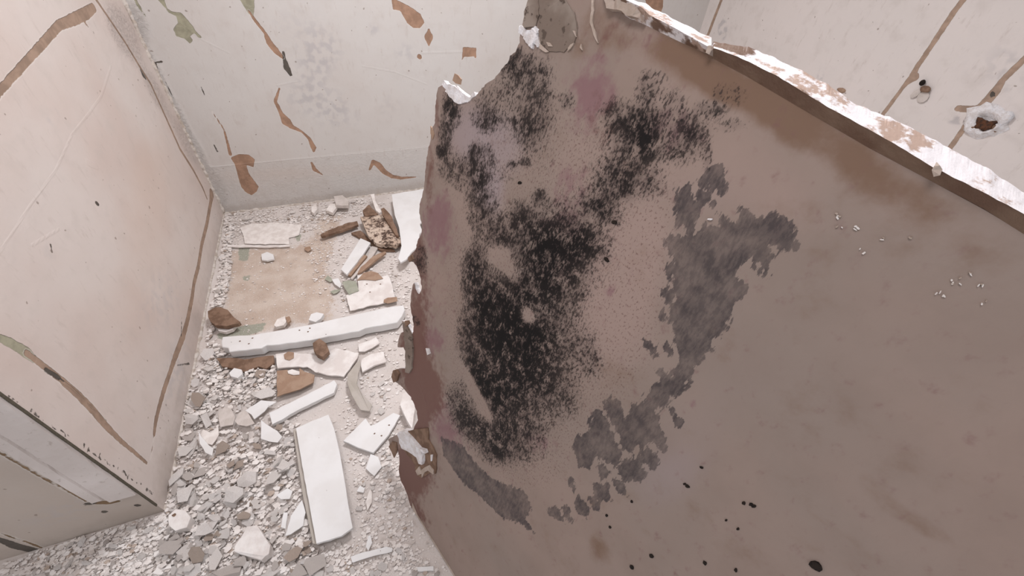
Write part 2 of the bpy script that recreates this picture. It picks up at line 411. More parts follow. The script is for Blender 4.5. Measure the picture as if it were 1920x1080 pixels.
print('trim probe', _t1, _t2, on_back((170, 935), YF), on_back((0, 850), YF), on_back((0, 820), YF))

# dark grime line in the corner edge of the left wall (crack between wall and trim)
k = NT('crack_grime', 0.95, 0.1); k.color(k.mix(k.noise(120, 3), srgb(62, 60, 52), srgb(112, 104, 92)))
rnd = random.Random(11)
pts = []
for i in range(90):
    z = 0.05+i*(1.35/89); pts.append((XL+0.001, z, 0.0022+0.002*abs(mnoise.noise((0, 0, z*40)))+(0.002 if z < .35 else 0)*rnd.random()))
vs = []; fs = []
for i, (x, z, w) in enumerate(pts):
    vs += [(x+0.0008, YF+w*.35, z), (x+.0008, YF-.0052, z), (x-w*.35, YF-0.0054, z)]
    if i: b = 3*i; fs += [(b-3, b-2, b+1, b), (b-2, b-1, b+2, b+1)]
o = link('trim_3', mesh_from('trim_3', vs, fs), k.m); o['kind'] = 'structure'

# plaster bead lumps along the inner corner and the wall feet
k = NT('rough_plaster', 0.85, 0.2); k.color(k.mix(k.step(k.noise(60, 4), .4, .65), srgb(208, 200, 192), srgb(182, 170, 158))); k.bump(k.noise(120, 4), .003, 1)
rough_mat = k.m
def bead(name, p0, p1, n, r0, mat, seed=0):
    rnd = random.Random(seed); p0 = Vector(p0); p1 = Vector(p1); d = (p1-p0); L = d.length; dn = d.normalized()
    a = dn.orthogonal().normalized(); b = dn.cross(a); vs = []; fs = []; S_ = 9
    for i in range(n+1):
        c_ = p0+d*(i/n)
        for j in range(S_):
            th = 2*math.pi*j/S_
            q = c_+(a*math.cos(th)+b*math.sin(th))*r0
            nn = 0.6+1.0*abs(mnoise.noise(q*22+Vector((seed, 0, 0))))+0.3*mnoise.noise(q*75)
            vs.append(c_+(a*math.cos(th)+b*math.sin(th))*r0*nn)
        if i:
            for j in range(S_):
                k0 = (i-1)*S_+j; k1 = (i-1)*S_+(j+1) % S_; fs.append((k0, k1, k1+S_, k0+S_))
    o = link(name, mesh_from(name, vs, fs, True), mat); o['kind'] = 'structure'; return o
bead('trim_4', (XL, YB, 0.0), (XL, YB, 1.45), 260, 0.011, rough_mat, 1)
bead('baseboard_back', (XL, YB, 0.0), (0.9, YB, 0.0), 260, 0.010, rough_mat, 2)
bead('baseboard_left', (XL, YF, 0.0), (XL, YB, 0.0), 240, 0.009, rough_mat, 3)

# ------------------------------------------------------------ materials for boards and debris
def simple(name, c1, c2, ns=20, lo=.4, hi=.62, rough=.7, bumpd=.002, spots=None):
    k = NT(name, rough, 0.25)
    c = k.mix(k.step(k.noise(ns, 4, .6), lo, hi), srgb(*c1), srgb(*c2))
    if spots: c = k.mix(k.step(k.noise(spots[1], 2, .5), spots[2], spots[2]+.03), c, srgb(*spots[0]))
    k.color(c); k.bump(k.noise(ns*4, 4), bumpd, .8); return k.m
MAT = {
 'white': simple('white_gloss_paint', (230, 229, 228), (224, 222, 220), 8, rough=.45, bumpd=.001, spots=((130, 118, 108), 70, .76)),
 'offwhite': simple('offwhite_plaster', (234, 229, 225), (220, 212, 207), 18, spots=((140, 126, 112), 60, .74)),
 'flake': simple('pale_flake', (236, 230, 225), (222, 214, 208), 30),
 'flake2': simple('grey_flake', (208, 199, 193), (196, 187, 180), 30),
 'flake3': simple('tan_flake', (190, 174, 162), (172, 156, 143), 30),
 'brown': simple('brown_paper_back', (156, 128, 108), (168, 142, 122), 26),
 'dbrown': simple('dark_brown_wood', (112, 88, 72), (138, 112, 94), 30),
 'greyp': simple('grey_paint_sheet', (176, 168, 158), (186, 178, 170), 10),
 'green': simple('pale_green_paint', (158, 160, 144), (168, 168, 154), 26),
 'gyp': simple('gypsum_core', (240, 238, 240), (222, 216, 214), 60, bumpd=.004),
 'rust': simple('rusty_metal', (96, 62, 42), (60, 44, 36), 90),
 'black': simple('black_mould', (26, 20, 18), (44, 34, 28), 200),
}
k = NT('mouldy_box_card', .9, .1)
c = k.mix(k.step(k.noise(20, 4), .4, .6), srgb(206, 188, 172), srgb(190, 168, 150))
c = k.mix(k.step(k.math('ADD', k.noise(45, 5, .7), k.math('MULTIPLY', k.noise(14, 2), .35)), .64, .76), c, srgb(92, 76, 68)); k.color(c); k.bump(k.noise(80, 4), .003, 1)
MAT['mouldy'] = k.m

# ------------------------------------------------------------ the leaning, mould-stained sheet
SHM = frame(_A, SU, SV)
_det = Vector(SU).cross(Vector(SV)).dot(Vector(SN))
print('sheet frame det', _det)
sheet = empty('drywall_sheet'); sheet.matrix_world = SHM
tag(sheet, 'large mould-blackened grey-brown drywall sheet with torn left edge leaning in the alcove', 'drywall sheet')
edge_l = [(1003, -30), (995, -6), (992, 4), (988, 17), (983, 28), (980, 44), (977, 56), (975, 70), (974, 80), (966, 97), (957, 105), (954, 114), (947, 122), (940, 130), (934, 139), (927, 147), (918, 153), (910, 159), (901, 169), (893, 178), (882, 187), (872, 189), (860, 191), (852, 186), (843, 177), (835, 166), (829, 159), (821, 164), (819, 175), (817, 194), (816, 212), (815, 230), (811, 238), (808, 248), (807, 264), (803, 280), (800, 300), (798, 318), (797, 335), (793, 360), (788, 378), (786, 392), (787, 408), (791, 422), (791, 436), (783, 452), (779, 468), (765, 483), (766, 489), (776, 492), (783, 502), (788, 520), (791, 540), (786, 552), (780, 545), (777, 530), (774, 532), (771, 548), (770, 566), (770, 582), (774, 598), (776, 610), (775, 622), (772, 630), (764, 615), (760, 603), (754, 602), (756, 612), (758, 622), (752, 624), (748, 634), (745, 646), (745, 651), (757, 652), (762, 664), (763, 680), (762, 692), (750, 690), (739, 694), (737, 706), (740, 716), (748, 720), (758, 730), (768, 742), (776, 756), (781, 772), (784, 788), (777, 800), (776, 806), (768, 808), (758, 806), (748, 812), (735, 820), (728, 824), (732, 838), (737, 850), (741, 852), (746, 845), (749, 862), (748, 880), (750, 897), (756, 910), (763, 926), (768, 945), (772, 953)]
rnd = random.Random(5)
def densify(pts, stepx=4.0, jit=0.8):
    out = []
    for a, b in zip(pts[:-1], pts[1:]):
        n = max(1, int(math.hypot(b[0]-a[0], b[1]-a[1])/stepx))
        for i in range(n):
            t = i/n; out.append((a[0]+(b[0]-a[0])*t+rnd.uniform(-jit, jit), a[1]+(b[1]-a[1])*t+rnd.uniform(-jit, jit)))
    out.append(pts[-1]); return out
lip0 = [(1120, -10), (1165, 22), (1211, 47), (1270, 75), (1335, 106), (1400, 142), (1500, 201), (1627, 276), (1745, 339), (1847, 394), (1920, 438)]
loopu = [on_sheet(p)[:2] for p in densify(edge_l)]
bl = [q for q in loopu]
vb = 0.004
UEND = 0.85
tl = [on_sheet(p)[:2] for p in lip0]
sl = (tl[-1][1]-tl[-3][1])/(tl[-1][0]-tl[-3][0])
tl.append((UEND, tl[-1][1]+sl*(UEND-tl[-1][0])))
outline = bl+[(bl[-1][0]+.004, vb), (0.25, vb), (UEND, vb)]+tl[::-1]
# resample long straight stretches
def resample(poly, s):
    out = []
    for a, b in zip(poly, poly[1:]+poly[:1]):
        n = max(1, int(math.hypot(b[0]-a[0], b[1]-a[1])/s))
        for i in range(n): t = i/n; out.append((a[0]+(b[0]-a[0])*t, a[1]+(b[1]-a[1])*t))
    return out
outline = resample(outline, 0.012)
us = [p[0] for p in outline]; vs_ = [p[1] for p in outline]
STEP = 0.006
g = np.array([(u, v) for u in np.arange(min(us), max(us), STEP) for v in np.arange(min(vs_), max(vs_), STEP)])
g = g[poly_field(g, outline) < -0.0035]
allp = [Vector(p) for p in outline]+[Vector(p) for p in g]
no = len(outline)
r = delaunay_2d_cdt(allp, [(i, (i+1) % no) for i in range(no)], [], 1, 1e-6)
pv = np.array([(v[0], v[1]) for v in r[0]])
# slight bow and curl of the torn paper edge
def bow(u, v): return 0.0
k = NT('mouldy_paper_facing', 0.55, 0.22)
n1 = k.noise(1.0, 4, .72, k.coord((250, 112, 165)))
n2 = k.noise(1.0, 3, .6, k.coord((60, 42, 60), (3, 1, 0)))
n3 = k.noise(1.0, 3, .6, k.coord((330, 190, 300), (9, 4, 0)))
nb = k.noise(3.0, 3); nb2 = k.noise(9.0, 4)
base = k.mix(k.step(nb, .35, .65), srgb(157, 138, 128), srgb(149, 134, 125))
base = k.mix(k.math('MULTIPLY', k.step(nb2, .4, .7), .4), base, srgb(140, 123, 113))
base = k.mix(k.math('MULTIPLY', k.step(k.attr('lav'), .0, 1.0), .85), base, srgb(160, 146, 147))
base = k.mix(k.step(k.attr('pale'), .05, .9), base, srgb(164, 143, 134))
base = k.mix(k.math('MULTIPLY', k.step(k.math('ADD', k.attr('tanb'), k.math('MULTIPLY', k.math('SUBTRACT', k.noise(12.0, 5, .65), .5), 2.4)), .1, 1.1), .85), base, srgb(122, 95, 76))
base = k.mix(k.math('MULTIPLY', k.step(k.math('ADD', k.attr('purple'), k.math('MULTIPLY', k.math('SUBTRACT', n2, .5), 2.0)), .1, 1.1), .75), base, srgb(134, 98, 104))
base = k.mix(k.math('MULTIPLY', k.step(k.math('ADD', k.attr('red'), k.math('MULTIPLY', k.math('SUBTRACT', n2, .5), 1.4)), .1, .8), .85), base, srgb(112, 78, 70))
# fine reddish freckles in the mouldy field
fr = k.math('MULTIPLY', k.step(n3, .57, .63), k.step(k.attr('freck'), .15, .8))
base = k.mix(k.math('MULTIPLY', fr, .55), base, srgb(96, 66, 62))
n4 = k.noise(1.0, 2, .6, k.coord((260, 120, 240), (4, 2, 0)))
base = k.mix(k.math('MULTIPLY', k.math('MULTIPLY', k.step(k.math('ADD', n4, k.math('MULTIPLY', k.attr('mold'), .10)), .57, .66), k.step(k.attr('mold'), .08, .5)), .8), base, srgb(44, 36, 35))
# grey blotches: hard ragged edge, darker rim
gw = k.math('MULTIPLY', k.math('SUBTRACT', k.noise(1.0, 4, .65, k.coord((120, 34, 50), (2, 7, 0), (0, 0, .45))), .5), 0.036)
gs = k.math('SUBTRACT', k.math('ADD', k.attr('grey'), gw), .003)
gmask = k.math('MULTIPLY', k.step(gs, .001, -.0012), k.math('ADD', .45, k.math('ADD', k.math('MULTIPLY', k.step(k.noise(22, 4), .35, .65), .3), k.math('MULTIPLY', k.step(k.noise(1.0, 4, .7, k.coord((150, 50, 60), (1, 2, 0), (0, 0, .5))), .4, .6), .2))))
base = k.mix(gmask, base, srgb(72, 65, 66))
# black mould
mold = k.attr('mold')
mm = k.math('ADD', k.math('MULTIPLY', n1, 1.0), k.math('MULTIPLY', n2, .75))
mm = k.math('ADD', mm, k.math('MULTIPLY', mold, .30))
mm = k.math('ADD', mm, k.math('MULTIPLY', k.math('SUBTRACT', k.noise(1.0, 3, .6, k.coord((24, 15, 20), (5, 5, 0))), .5), .35))
mmask = k.math('MULTIPLY', k.step(mm, 1.05, 1.15), k.step(mold, .08, .36))
haze = k.math('MULTIPLY', k.math('MULTIPLY', k.step(mold, .2, .92), k.step(n2, .2, .56)), .82)
base = k.mix(haze, base, srgb(70, 58, 56))
core = k.math('MULTIPLY', k.math('MULTIPLY', k.step(mold, .86, 1.04), k.step(n2, .28, .55)), .75)
base = k.mix(core, base, srgb(14, 11, 12))
base = k.mix(k.math('MULTIPLY', mmask, k.math('ADD', .66, k.math('MULTIPLY', k.step(mold, .5, 1.0), .32))), base, srgb(12, 10, 11))
k.color(base)
hh = k.math('ADD', k.math('MULTIPLY', nb2, .5), k.math('MULTIPLY', n1, .10))
hh = k.math('ADD', hh, k.math('MULTIPLY', k.step(k.attr('crease'), .003, 0), .35))
k.bump(hh, .004, .6)
sheet_mat = k.m
def lift(P2): return np.array([list(SHM@Vector((a, b, 0))) for a, b in P2])
pvx = proj_np(lift(pv))
me = bpy.data.meshes.new('paper_facing')
me.from_pydata([(float(a), float(b), 0.0) for a, b in pv], [], [tuple(f) for f in r[2]]); me.update()
MOLD = [(985,600,85,120,10,.38),(930,700,60,110,-15,.3),(1060,470,90,70,10,.35),(1180,270,110,90,20,.28),(950,210,70,80,0,.22),(880,340,50,60,0,.25),(1060,680,60,90,10,.3),(1100,390,80,50,-20,.3),(960,830,70,50,20,.25),(1000,500,110,60,0,.25),
 (990,130,45,35,0,.5),(965,118,22,20,0,.5),(836,245,12,55,5,1.0),(848,205,13,26,-10,1.1),(925,200,36,36,0,.42),(965,125,20,26,0,.5),(912,235,14,12,0,.5),(905,222,20,22,0,.35),
 (1003,215,30,55,5,.85),(985,250,16,20,0,.4),(1065,190,14,16,0,.55),(889,285,9,15,10,1.1),(915,290,10,17,-20,.9),(826,283,9,10,0,.7),(862,320,34,24,25,.7),(898,322,16,24,0,.7),(960,308,9,6,0,1.0),(985,305,8,7,0,.8),(930,225,6,5,0,1),(967,228,5,6,0,.9),
 (897,385,16,45,5,.8),(920,395,18,30,0,.55),(940,440,22,26,0,.65),(1225,145,26,14,0,.6),(1215,175,18,20,0,.6),(1160,215,28,22,20,.7),(1180,250,34,34,30,.6),(1205,250,22,45,0,.75),(1230,245,22,40,0,.6),(1270,215,26,22,0,.45),(1300,240,26,22,0,.8),(1285,275,30,26,0,.6),(1332,205,24,12,20,.85),(1374,178,24,24,0,.5),(1345,178,10,14,0,.5),(1375,235,28,12,-10,.55),(1327,290,9,28,0,.6),(1262,180,24,12,0,.45),
 (1150,330,30,26,0,.6),(1190,310,42,36,0,.55),(1210,350,30,20,0,.45),(1145,370,34,22,-20,.6),(1140,405,24,14,30,.6),(1115,385,20,14,0,.5),(1098,455,26,30,0,.6),(1130,465,16,20,0,.3),
 (975,405,20,26,0,.9),(1012,370,14,14,0,.9),(1030,430,50,34,0,.5),(1060,460,50,36,10,.55),(1000,470,40,40,0,.5),(930,440,16,30,0,.4),(895,480,16,36,10,.8),(885,530,16,50,-10,.65),(905,545,26,40,-20,.7),(950,550,50,24,0,.6),(1010,540,40,40,0,.5),(1040,500,40,40,0,.4),(1070,540,34,30,0,.3),
 (925,600,34,34,0,1.15),(905,600,20,30,0,.5),(960,590,30,36,0,.7),(940,635,50,34,0,.95),(980,640,34,44,0,.7),(868,615,12,32,0,.5),(1000,680,40,50,0,.5),(1040,640,40,50,0,.35),(1030,600,30,30,0,.3),(1100,660,20,30,0,.4),(1120,690,20,20,0,.3),
 (935,690,44,44,0,.8),(892,690,12,40,-22,1.0),(920,735,18,34,-28,1.2),(948,745,26,40,0,.7),(990,740,30,40,0,.5),(1050,760,32,34,0,.45),(1040,720,34,26,0,.35),(858,750,20,30,-15,.7),(870,785,24,24,0,.75),(895,805,26,26,0,.65),(925,815,30,30,0,.6),(950,830,34,34,0,.6),(985,800,26,34,0,.4),(930,850,26,16,0,.5),
 (1010,810,20,20,0,.3),(1000,580,60,100,0,.15),(790,485,12,26,0,1.1),(778,600,6,14,-40,.7),(940,330,30,14,0,.3),(1010,310,40,30,0,.2),(1000,850,40,14,0,.2),(1010,130,20,10,0,.3),
 (990,592,12,14,-40,-1.9),(940,480,22,16,45,-.9),(962,512,16,13,30,-.7),(893,735,7,40,-28,-1.4),(915,785,9,24,-40,-.6),(800,420,30,60,0,-.3)]
set_attr(me, 'mold', 1.08*(1-np.exp(-0.95*np.clip(blob_field(pvx, MOLD), 0, 5))))
set_attr(me, 'purple', blob_field(pvx, [(1120,170,34,34,0,.9),(1090,150,26,30,0,.4),(1100,220,26,40,20,.6),(1260,240,50,34,0,.6),(820,430,26,46,-10,.9),(830,390,16,26,0,.6),(1070,350,30,40,0,.6),(1060,420,40,26,0,.5),(1120,110,20,12,0,.5),(810,640,22,20,0,.9),(830,780,26,40,-20,.6),(845,820,30,20,40,.6),(1010,830,24,18,0,.6),(1143,545,8,10,0,1.0),(1155,487,10,5,0,.8),(1300,757,6,6,0,1.2),(800,560,26,60,0,.35),(1200,80,60,30,0,.25)]))
set_attr(me, 'red', blob_field(pvx, [(790,560,16,80,0,.5),(775,640,16,60,0,.8),(785,700,26,60,-15,.9),(800,740,30,40,0,.7),(780,800,20,40,0,.8),(765,880,22,40,-20,1.0),(785,890,30,30,0,.6),(785,470,10,40,0,.5),(805,330,8,60,0,.5),(818,210,6,50,0,.5),(780,960,14,30,-35,.7),(1130,230,26,40,0,.3),(1150,60,60,30,0,.3)]))
set_attr(me, 'tanb', blob_field(pvx, [(1300,120,80,34,28,.8),(1200,70,80,34,25,.5),(1420,190,90,36,30,.9),(1540,258,100,38,31,.8),(1660,345,90,46,30,.7),(1800,430,120,44,30,.5),(1480,1000,90,10,-150,.3),(1660,940,110,16,-145,.35),(1590,1010,80,8,-145,.35),(1740,990,60,14,-150,.25),(1340,150,50,26,30,.6),(1100,60,60,50,0,.3),(1170,710,60,44,-30,.25),(1450,180,50,30,30,.4),(1620,430,90,30,20,.2),(1150,940,80,12,-10,.3),(1125,1030,14,30,-25,.5)]))
set_attr(me, 'lav', blob_field(pvx, [(880,250,40,50,0,.8),(940,270,40,50,0,.7),(910,350,26,30,0,.6),(925,370,20,40,0,.5),(1290,820,70,60,-30,.22),(1400,700,90,80,0,.12),(1330,360,60,40,0,.2),(1250,900,60,40,-30,.4)]))
set_attr(me, 'pale', blob_field(pvx, [(1180,480,60,90,10,.8),(1150,600,70,90,0,.7),(1230,420,40,50,0,.3),(1100,300,60,60,0,.4),(1400,330,90,70,30,.5),(1500,400,60,60,0,.3),(870,400,20,50,0,.3),(1250,330,40,30,0,.4)]))
set_attr(me, 'freck', blob_field(pvx, [(1130,560,110,160,15,.9),(1080,300,110,80,0,.8),(1060,700,90,110,20,.9),(980,300,80,90,0,.4),(1200,380,70,60,0,.7),(960,600,100,260,0,.6),(1000,870,60,40,0,.6),(860,560,30,130,0,.5)]))
def z4(pts): return [(1080+a/3.2727, 300+b/3.2727) for a, b in pts]
def z6(pts): return [(1020+a/3.6, 600+b/3.6) for a, b in pts]
def z7(pts): return [(750+a/2.25, 600+b/2.25) for a, b in pts]
GREY = [z4([(630,190),(670,155),(710,210),(720,260),(755,280),(745,350),(715,375),(740,440),(700,440),(680,430),(640,400),(605,340),(625,270),(640,230)]),
 z4([(795,70),(850,40),(905,45),(905,80),(870,110),(905,150),(915,200),(880,210),(850,160),(820,175),(800,195),(765,150),(770,120),(820,110)]),
 z4([(755,210),(850,240),(845,290),(820,265),(760,250)]),
 z4([(545,500),(600,490),(680,470),(780,450),(800,390),(860,440),(890,430),(885,350),(930,370),(1000,390),(1015,300),(1080,330),(1110,330),(1100,380),(1130,420),(1160,480),(1200,580),(1150,640),(1110,600),(1060,600),(980,640),(970,690),(1040,790),(1000,850),(960,870),(960,960),(900,1000),(600,1030),(620,960),(585,905),(610,860),(600,700),(620,640),(620,560),(560,560)])
 +z6([]),
 z6([(860,-60),(1220,-60),(1220,60),(1180,100),(1110,110),(1140,190),(1120,210),(1060,190),(1080,260),(1000,280),(1000,340),(990,410),(930,400),(940,460),(900,500),(830,500),(825,575),(740,600),(760,650),(770,720),(815,780),(815,890),(740,830),(680,830),(600,840),(610,910),(540,870),(520,800),(470,700),(400,570),(480,520),(530,600),(555,700),(600,590),(650,590),(680,540),(740,480),(740,440),(800,430),(770,350),(800,350),(850,400),(890,410),(860,370),(890,310),(935,280),(910,220),(880,150),(900,90),(870,40)]),
 z6([(310,700),(360,610),(430,680),(470,800),(520,900),(500,950),(440,970),(390,930),(350,900),(300,1000),(240,990),(200,860),(230,790),(300,750)]),
 z6([(640,910),(700,870),(770,940),(740,1000),(650,940)]), z6([(560,960),(640,950),(680,1030),(640,1080),(540,1080),(500,1000)]), z6([(370,1000),(400,980),(440,1030),(380,1070)]),
 z6([(680,150),(715,150),(765,210),(768,245),(740,235),(700,190)]), z6([(815,175),(840,165),(868,225),(850,240),(825,210)]),
 z6([(845,595),(900,650),(945,690),(930,730),(890,700),(885,660)]),
 z4([(1150,370),(1200,335),(1280,350),(1330,430),(1350,540),(1260,540),(1200,510),(1150,440)]),
 z4([(530,800),(580,790),(600,850),(560,870),(530,840)]), z4([(545,670),(575,645),(605,680),(605,780),(570,740)]), z4([(1100,670),(1165,680),(1140,700),(1100,690)]), z4([(510,935),(540,940),(560,985),(530,970)]),
 z7([(180,500),(260,530),(330,620),(400,680),(520,720),(555,790),(520,830),(565,895),(500,850),(430,830),(390,790),(340,740),(270,690),(220,620),(180,560)]),
 z7([(820,690),(880,700),(890,760),(830,750)]), z7([(750,740),(800,800),(780,825),(740,800)]), z7([(620,800),(660,790),(690,850),(640,830)]), z7([(690,800),(710,790),(722,850),(700,840)]), z7([(900,670),(930,680),(960,740),(920,720)]), z7([(800,755),(830,760),(840,805),(815,800)]), z7([(715,660),(735,680),(730,715),(712,690)])]
gf = np.full(len(pv), .5)
for q in GREY: gf = np.minimum(gf, poly_field(pv, [on_sheet(p)[:2] for p in q]))
set_attr(me, 'grey', gf)
cr = np.full(len(pv), .5)
for q in [[(1010,10,1),(1014,50,1),(1012,75,1)],[(1112,0,1),(1110,40,1),(1122,80,1)],[(1080,20,1),(1085,75,1),(1070,95,1)],[(862,500,1),(850,560,1),(842,600,1)],[(776,700,1),(790,730,1),(800,760,1)]]:
    pp = []
    for a, b, w in q: s_ = on_sheet((a, b)); pp.append((s_[0], s_[1], .0008))
    cr = np.minimum(cr, seg_field(pv, pp))
set_attr(me, 'crease', cr)
face = link('paper_facing', me, sheet_mat, sheet)
face['label'] = 'grey-brown paper face blackened by mould with purple stains'

def prism_uv(name, poly, n0, n1, mat, parent, jitter=0.0, seed=0, tops=None):
    """closed prism in sheet coordinates between n0 (back) and n1 (front)"""
    rr = random.Random(seed); N = len(poly)
    tri = delaunay_2d_cdt([Vector(p[:2]) for p in poly], [(i, (i+1) % N) for i in range(N)], [], 1, 1e-7)
    V = [(v[0], v[1]) for v in tri[0]]
    vs = [(a, b, n1+(tops(a, b) if tops else 0)+rr.uniform(-jitter, jitter)) for a, b in V]+[(a, b, n0) for a, b in V]
    m = len(V); fs = [tuple(f) for f in tri[2]]+[tuple(i+m for i in reversed(f)) for f in tri[2]]
    cnt = {}
    for f in tri[2]:
        for a, b in zip(f, list(f[1:])+[f[0]]): cnt[(a, b)] = 1
    for (a, b) in list(cnt):
        if (b, a) not in cnt: fs.append((b, a, a+m, b+m))
    me = mesh_from(name, vs, fs); bm = bmesh.new(); bm.from_mesh(me); bmesh.ops.recalc_face_normals(bm, faces=bm.faces); bm.to_mesh(me); bm.free()
    return link(name, me, mat, parent)
# white core: slightly outside the paper where the photo shows bare gypsum
core_l = []
prism_uv('gypsum_core', outline, -0.0125, -0.0006, MAT['gyp'], sheet)
o = None
def uvp(pts, n=0.0): return [on_sheet(p, n)[:2] for p in pts]
o = prism_uv('bare_gypsum', uvp(densify([(829, 158), (833, 150), (838, 158), (846, 158), (852, 160), (858, 166), (866, 172), (874, 178), (882, 183), (887, 176), (891, 172), (893, 180), (880, 190), (862, 196), (852, 190), (842, 180), (829, 158)], 3, .8)[:-1]), -0.010, 0.002, MAT['gyp'], sheet, .002, 4)
o = prism_uv('bare_gypsum', uvp(densify([(975, 62), (978, 50), (984, 50), (990, 60), (996, 56), (1006, 50), (1012, 56), (1010, 68), (1016, 84), (1010, 90), (1004, 82), (1000, 92), (992, 84), (984, 70), (975, 62)], 3, .8)[:-1]), -0.010, 0.004, MAT['gyp'], sheet, .0025, 5)
o = prism_uv('paper_shred', uvp([(846, 150), (850, 137), (856, 140), (862, 148), (860, 158), (852, 156)]), -0.006, -0.003, MAT['brown'], sheet)
o = prism_uv('paper_shred', uvp([(808, 236), (812, 242), (815, 252), (812, 262), (808, 250)]), -0.001, 0.0015, MAT['brown'], sheet)
# peeled paper layers near the top corner
k = NT('peeled_paper', .8, .15); c = k.mix(k.step(k.noise(12, 4), .4, .6), srgb(150, 138, 128), srgb(128, 114, 104)); c = k.mix(k.step(k.noise(60, 3), .6, .66), c, srgb(96, 84, 76)); k.color(c); k.bump(k.noise(25, 4), .004, .8)
peel = k.m
def patch(name, pts, n1, mat, seed, jit=.0008):
    poly = uvp(densify(pts+[pts[0]], 7, 1.0)[:-1])
    return prism_uv(name, poly, 0.0003, n1, mat, sheet, jit, seed)
o = patch('peeled_layer', [(996, -20), (1040, -30), (1064, 4), (1080, 30), (1084, 60), (1078, 82), (1058, 98), (1030, 96), (1016, 84), (1010, 56), (1014, 30), (1004, 20)], .0022, peel, 1)
o['label'] = 'rounded raised flap of grey paper near the top'
o = patch('peeled_layer', [(986, 24), (990, 6), (996, -10), (1012, -10), (1012, 30), (1006, 50), (990, 52), (982, 56)], .0034, peel, 2)
o = patch('paper_ridge', [(1111, 0), (1116, -10), (1115, 20), (1112, 42), (1118, 62), (1123, 82), (1117, 74), (1109, 44)], .003, MAT['flake3'], 3)
for pts in ([(1013, 70), (1016, 84), (1030, 98), (1026, 100), (1014, 92)], [(1066, 98), (1076, 86), (1078, 82), (1072, 84), (1068, 92)], [(1076, 58), (1080, 68), (1083, 70), (1080, 60)], [(1026, 80), (1034, 82), (1038, 88), (1030, 88)], [(1090, 90), (1092, 82), (1094, 96)]):
    patch('paper_shred', pts, .0035, MAT['flake3'], 9)
# torn flap low on the left edge with a wad of gypsum
def z8(pts): return [(720+a/6, 780+b/6) for a, b in pts]
o = patch('torn_flap', z8([(335,150),(420,142),(500,130),(512,200),(515,265),(560,350),(598,430),(600,540),(590,640),(520,640),(440,690),(380,640),(360,540),(250,400),(180,330),(200,200),(280,170)]), .004, MAT['dbrown'], 7, .001)
o['label'] = 'brown torn paper flap low on the left edge'
flap = o
o = patch('gypsum_wad', z8([(190,190),(215,150),(265,160),(330,220),(380,280),(440,340),(500,365),(512,395),(490,395),(452,372),(470,430),(480,500),(460,530),(430,510),(400,450),(350,400),(250,340),(215,280)]), .014, MAT['gyp'], 8, .003)
o['label'] = 'white lump of bare gypsum on the torn flap'; o.parent = flap
patch('paper_shred', z8([(380,600),(420,560),(440,600),(480,560),(530,540),(580,600),(580,645),(520,600),(480,620),(450,680),(440,640),(395,650)]), .007, MAT['flake3'], 9)
patch('paper_shred', z8([(545,430),(560,430),(555,500),(542,500)]), .006, MAT['gyp'], 9)
patch('paper_shred', [(730, 836), (736, 828), (744, 830), (746, 846), (740, 858), (735, 846)], .003, MAT['dbrown'], 10)
# curled paper strips
patch('paper_curl', [(757, 603), (762, 606), (770, 620), (775, 634), (776, 660), (774, 690), (769, 699), (762, 698), (763, 676), (762, 650), (759, 625)], .005, peel, 12)
patch('paper_curl', [(762, 600), (768, 600), (769, 606), (764, 612)], .006, MAT['dbrown'], 12)
patch('paper_curl', [(739, 694), (746, 692), (752, 700), (748, 714), (741, 716), (737, 706)], .006, MAT['dbrown'], 13)
patch('paper_curl', [(766, 484), (774, 478), (778, 486), (770, 492)], .004, MAT['dbrown'], 13)
patch('paper_curl', [(800, 652), (805, 652), (808, 662), (803, 664)], .004, MAT['gyp'], 14)

prism_uv('edge_paper', resample([(bl[-1][0]-.004, vb+.022), (bl[-1][0]+.002, vb+.0005), (UEND-.01, vb+.0005), (UEND-.01, vb+.007), (bl[-1][0]+.03, vb+.008)], .02), .0002, .0012, MAT['flake3'], sheet, .0002, 31)['label'] = 'pale paper binding along the bottom edge'
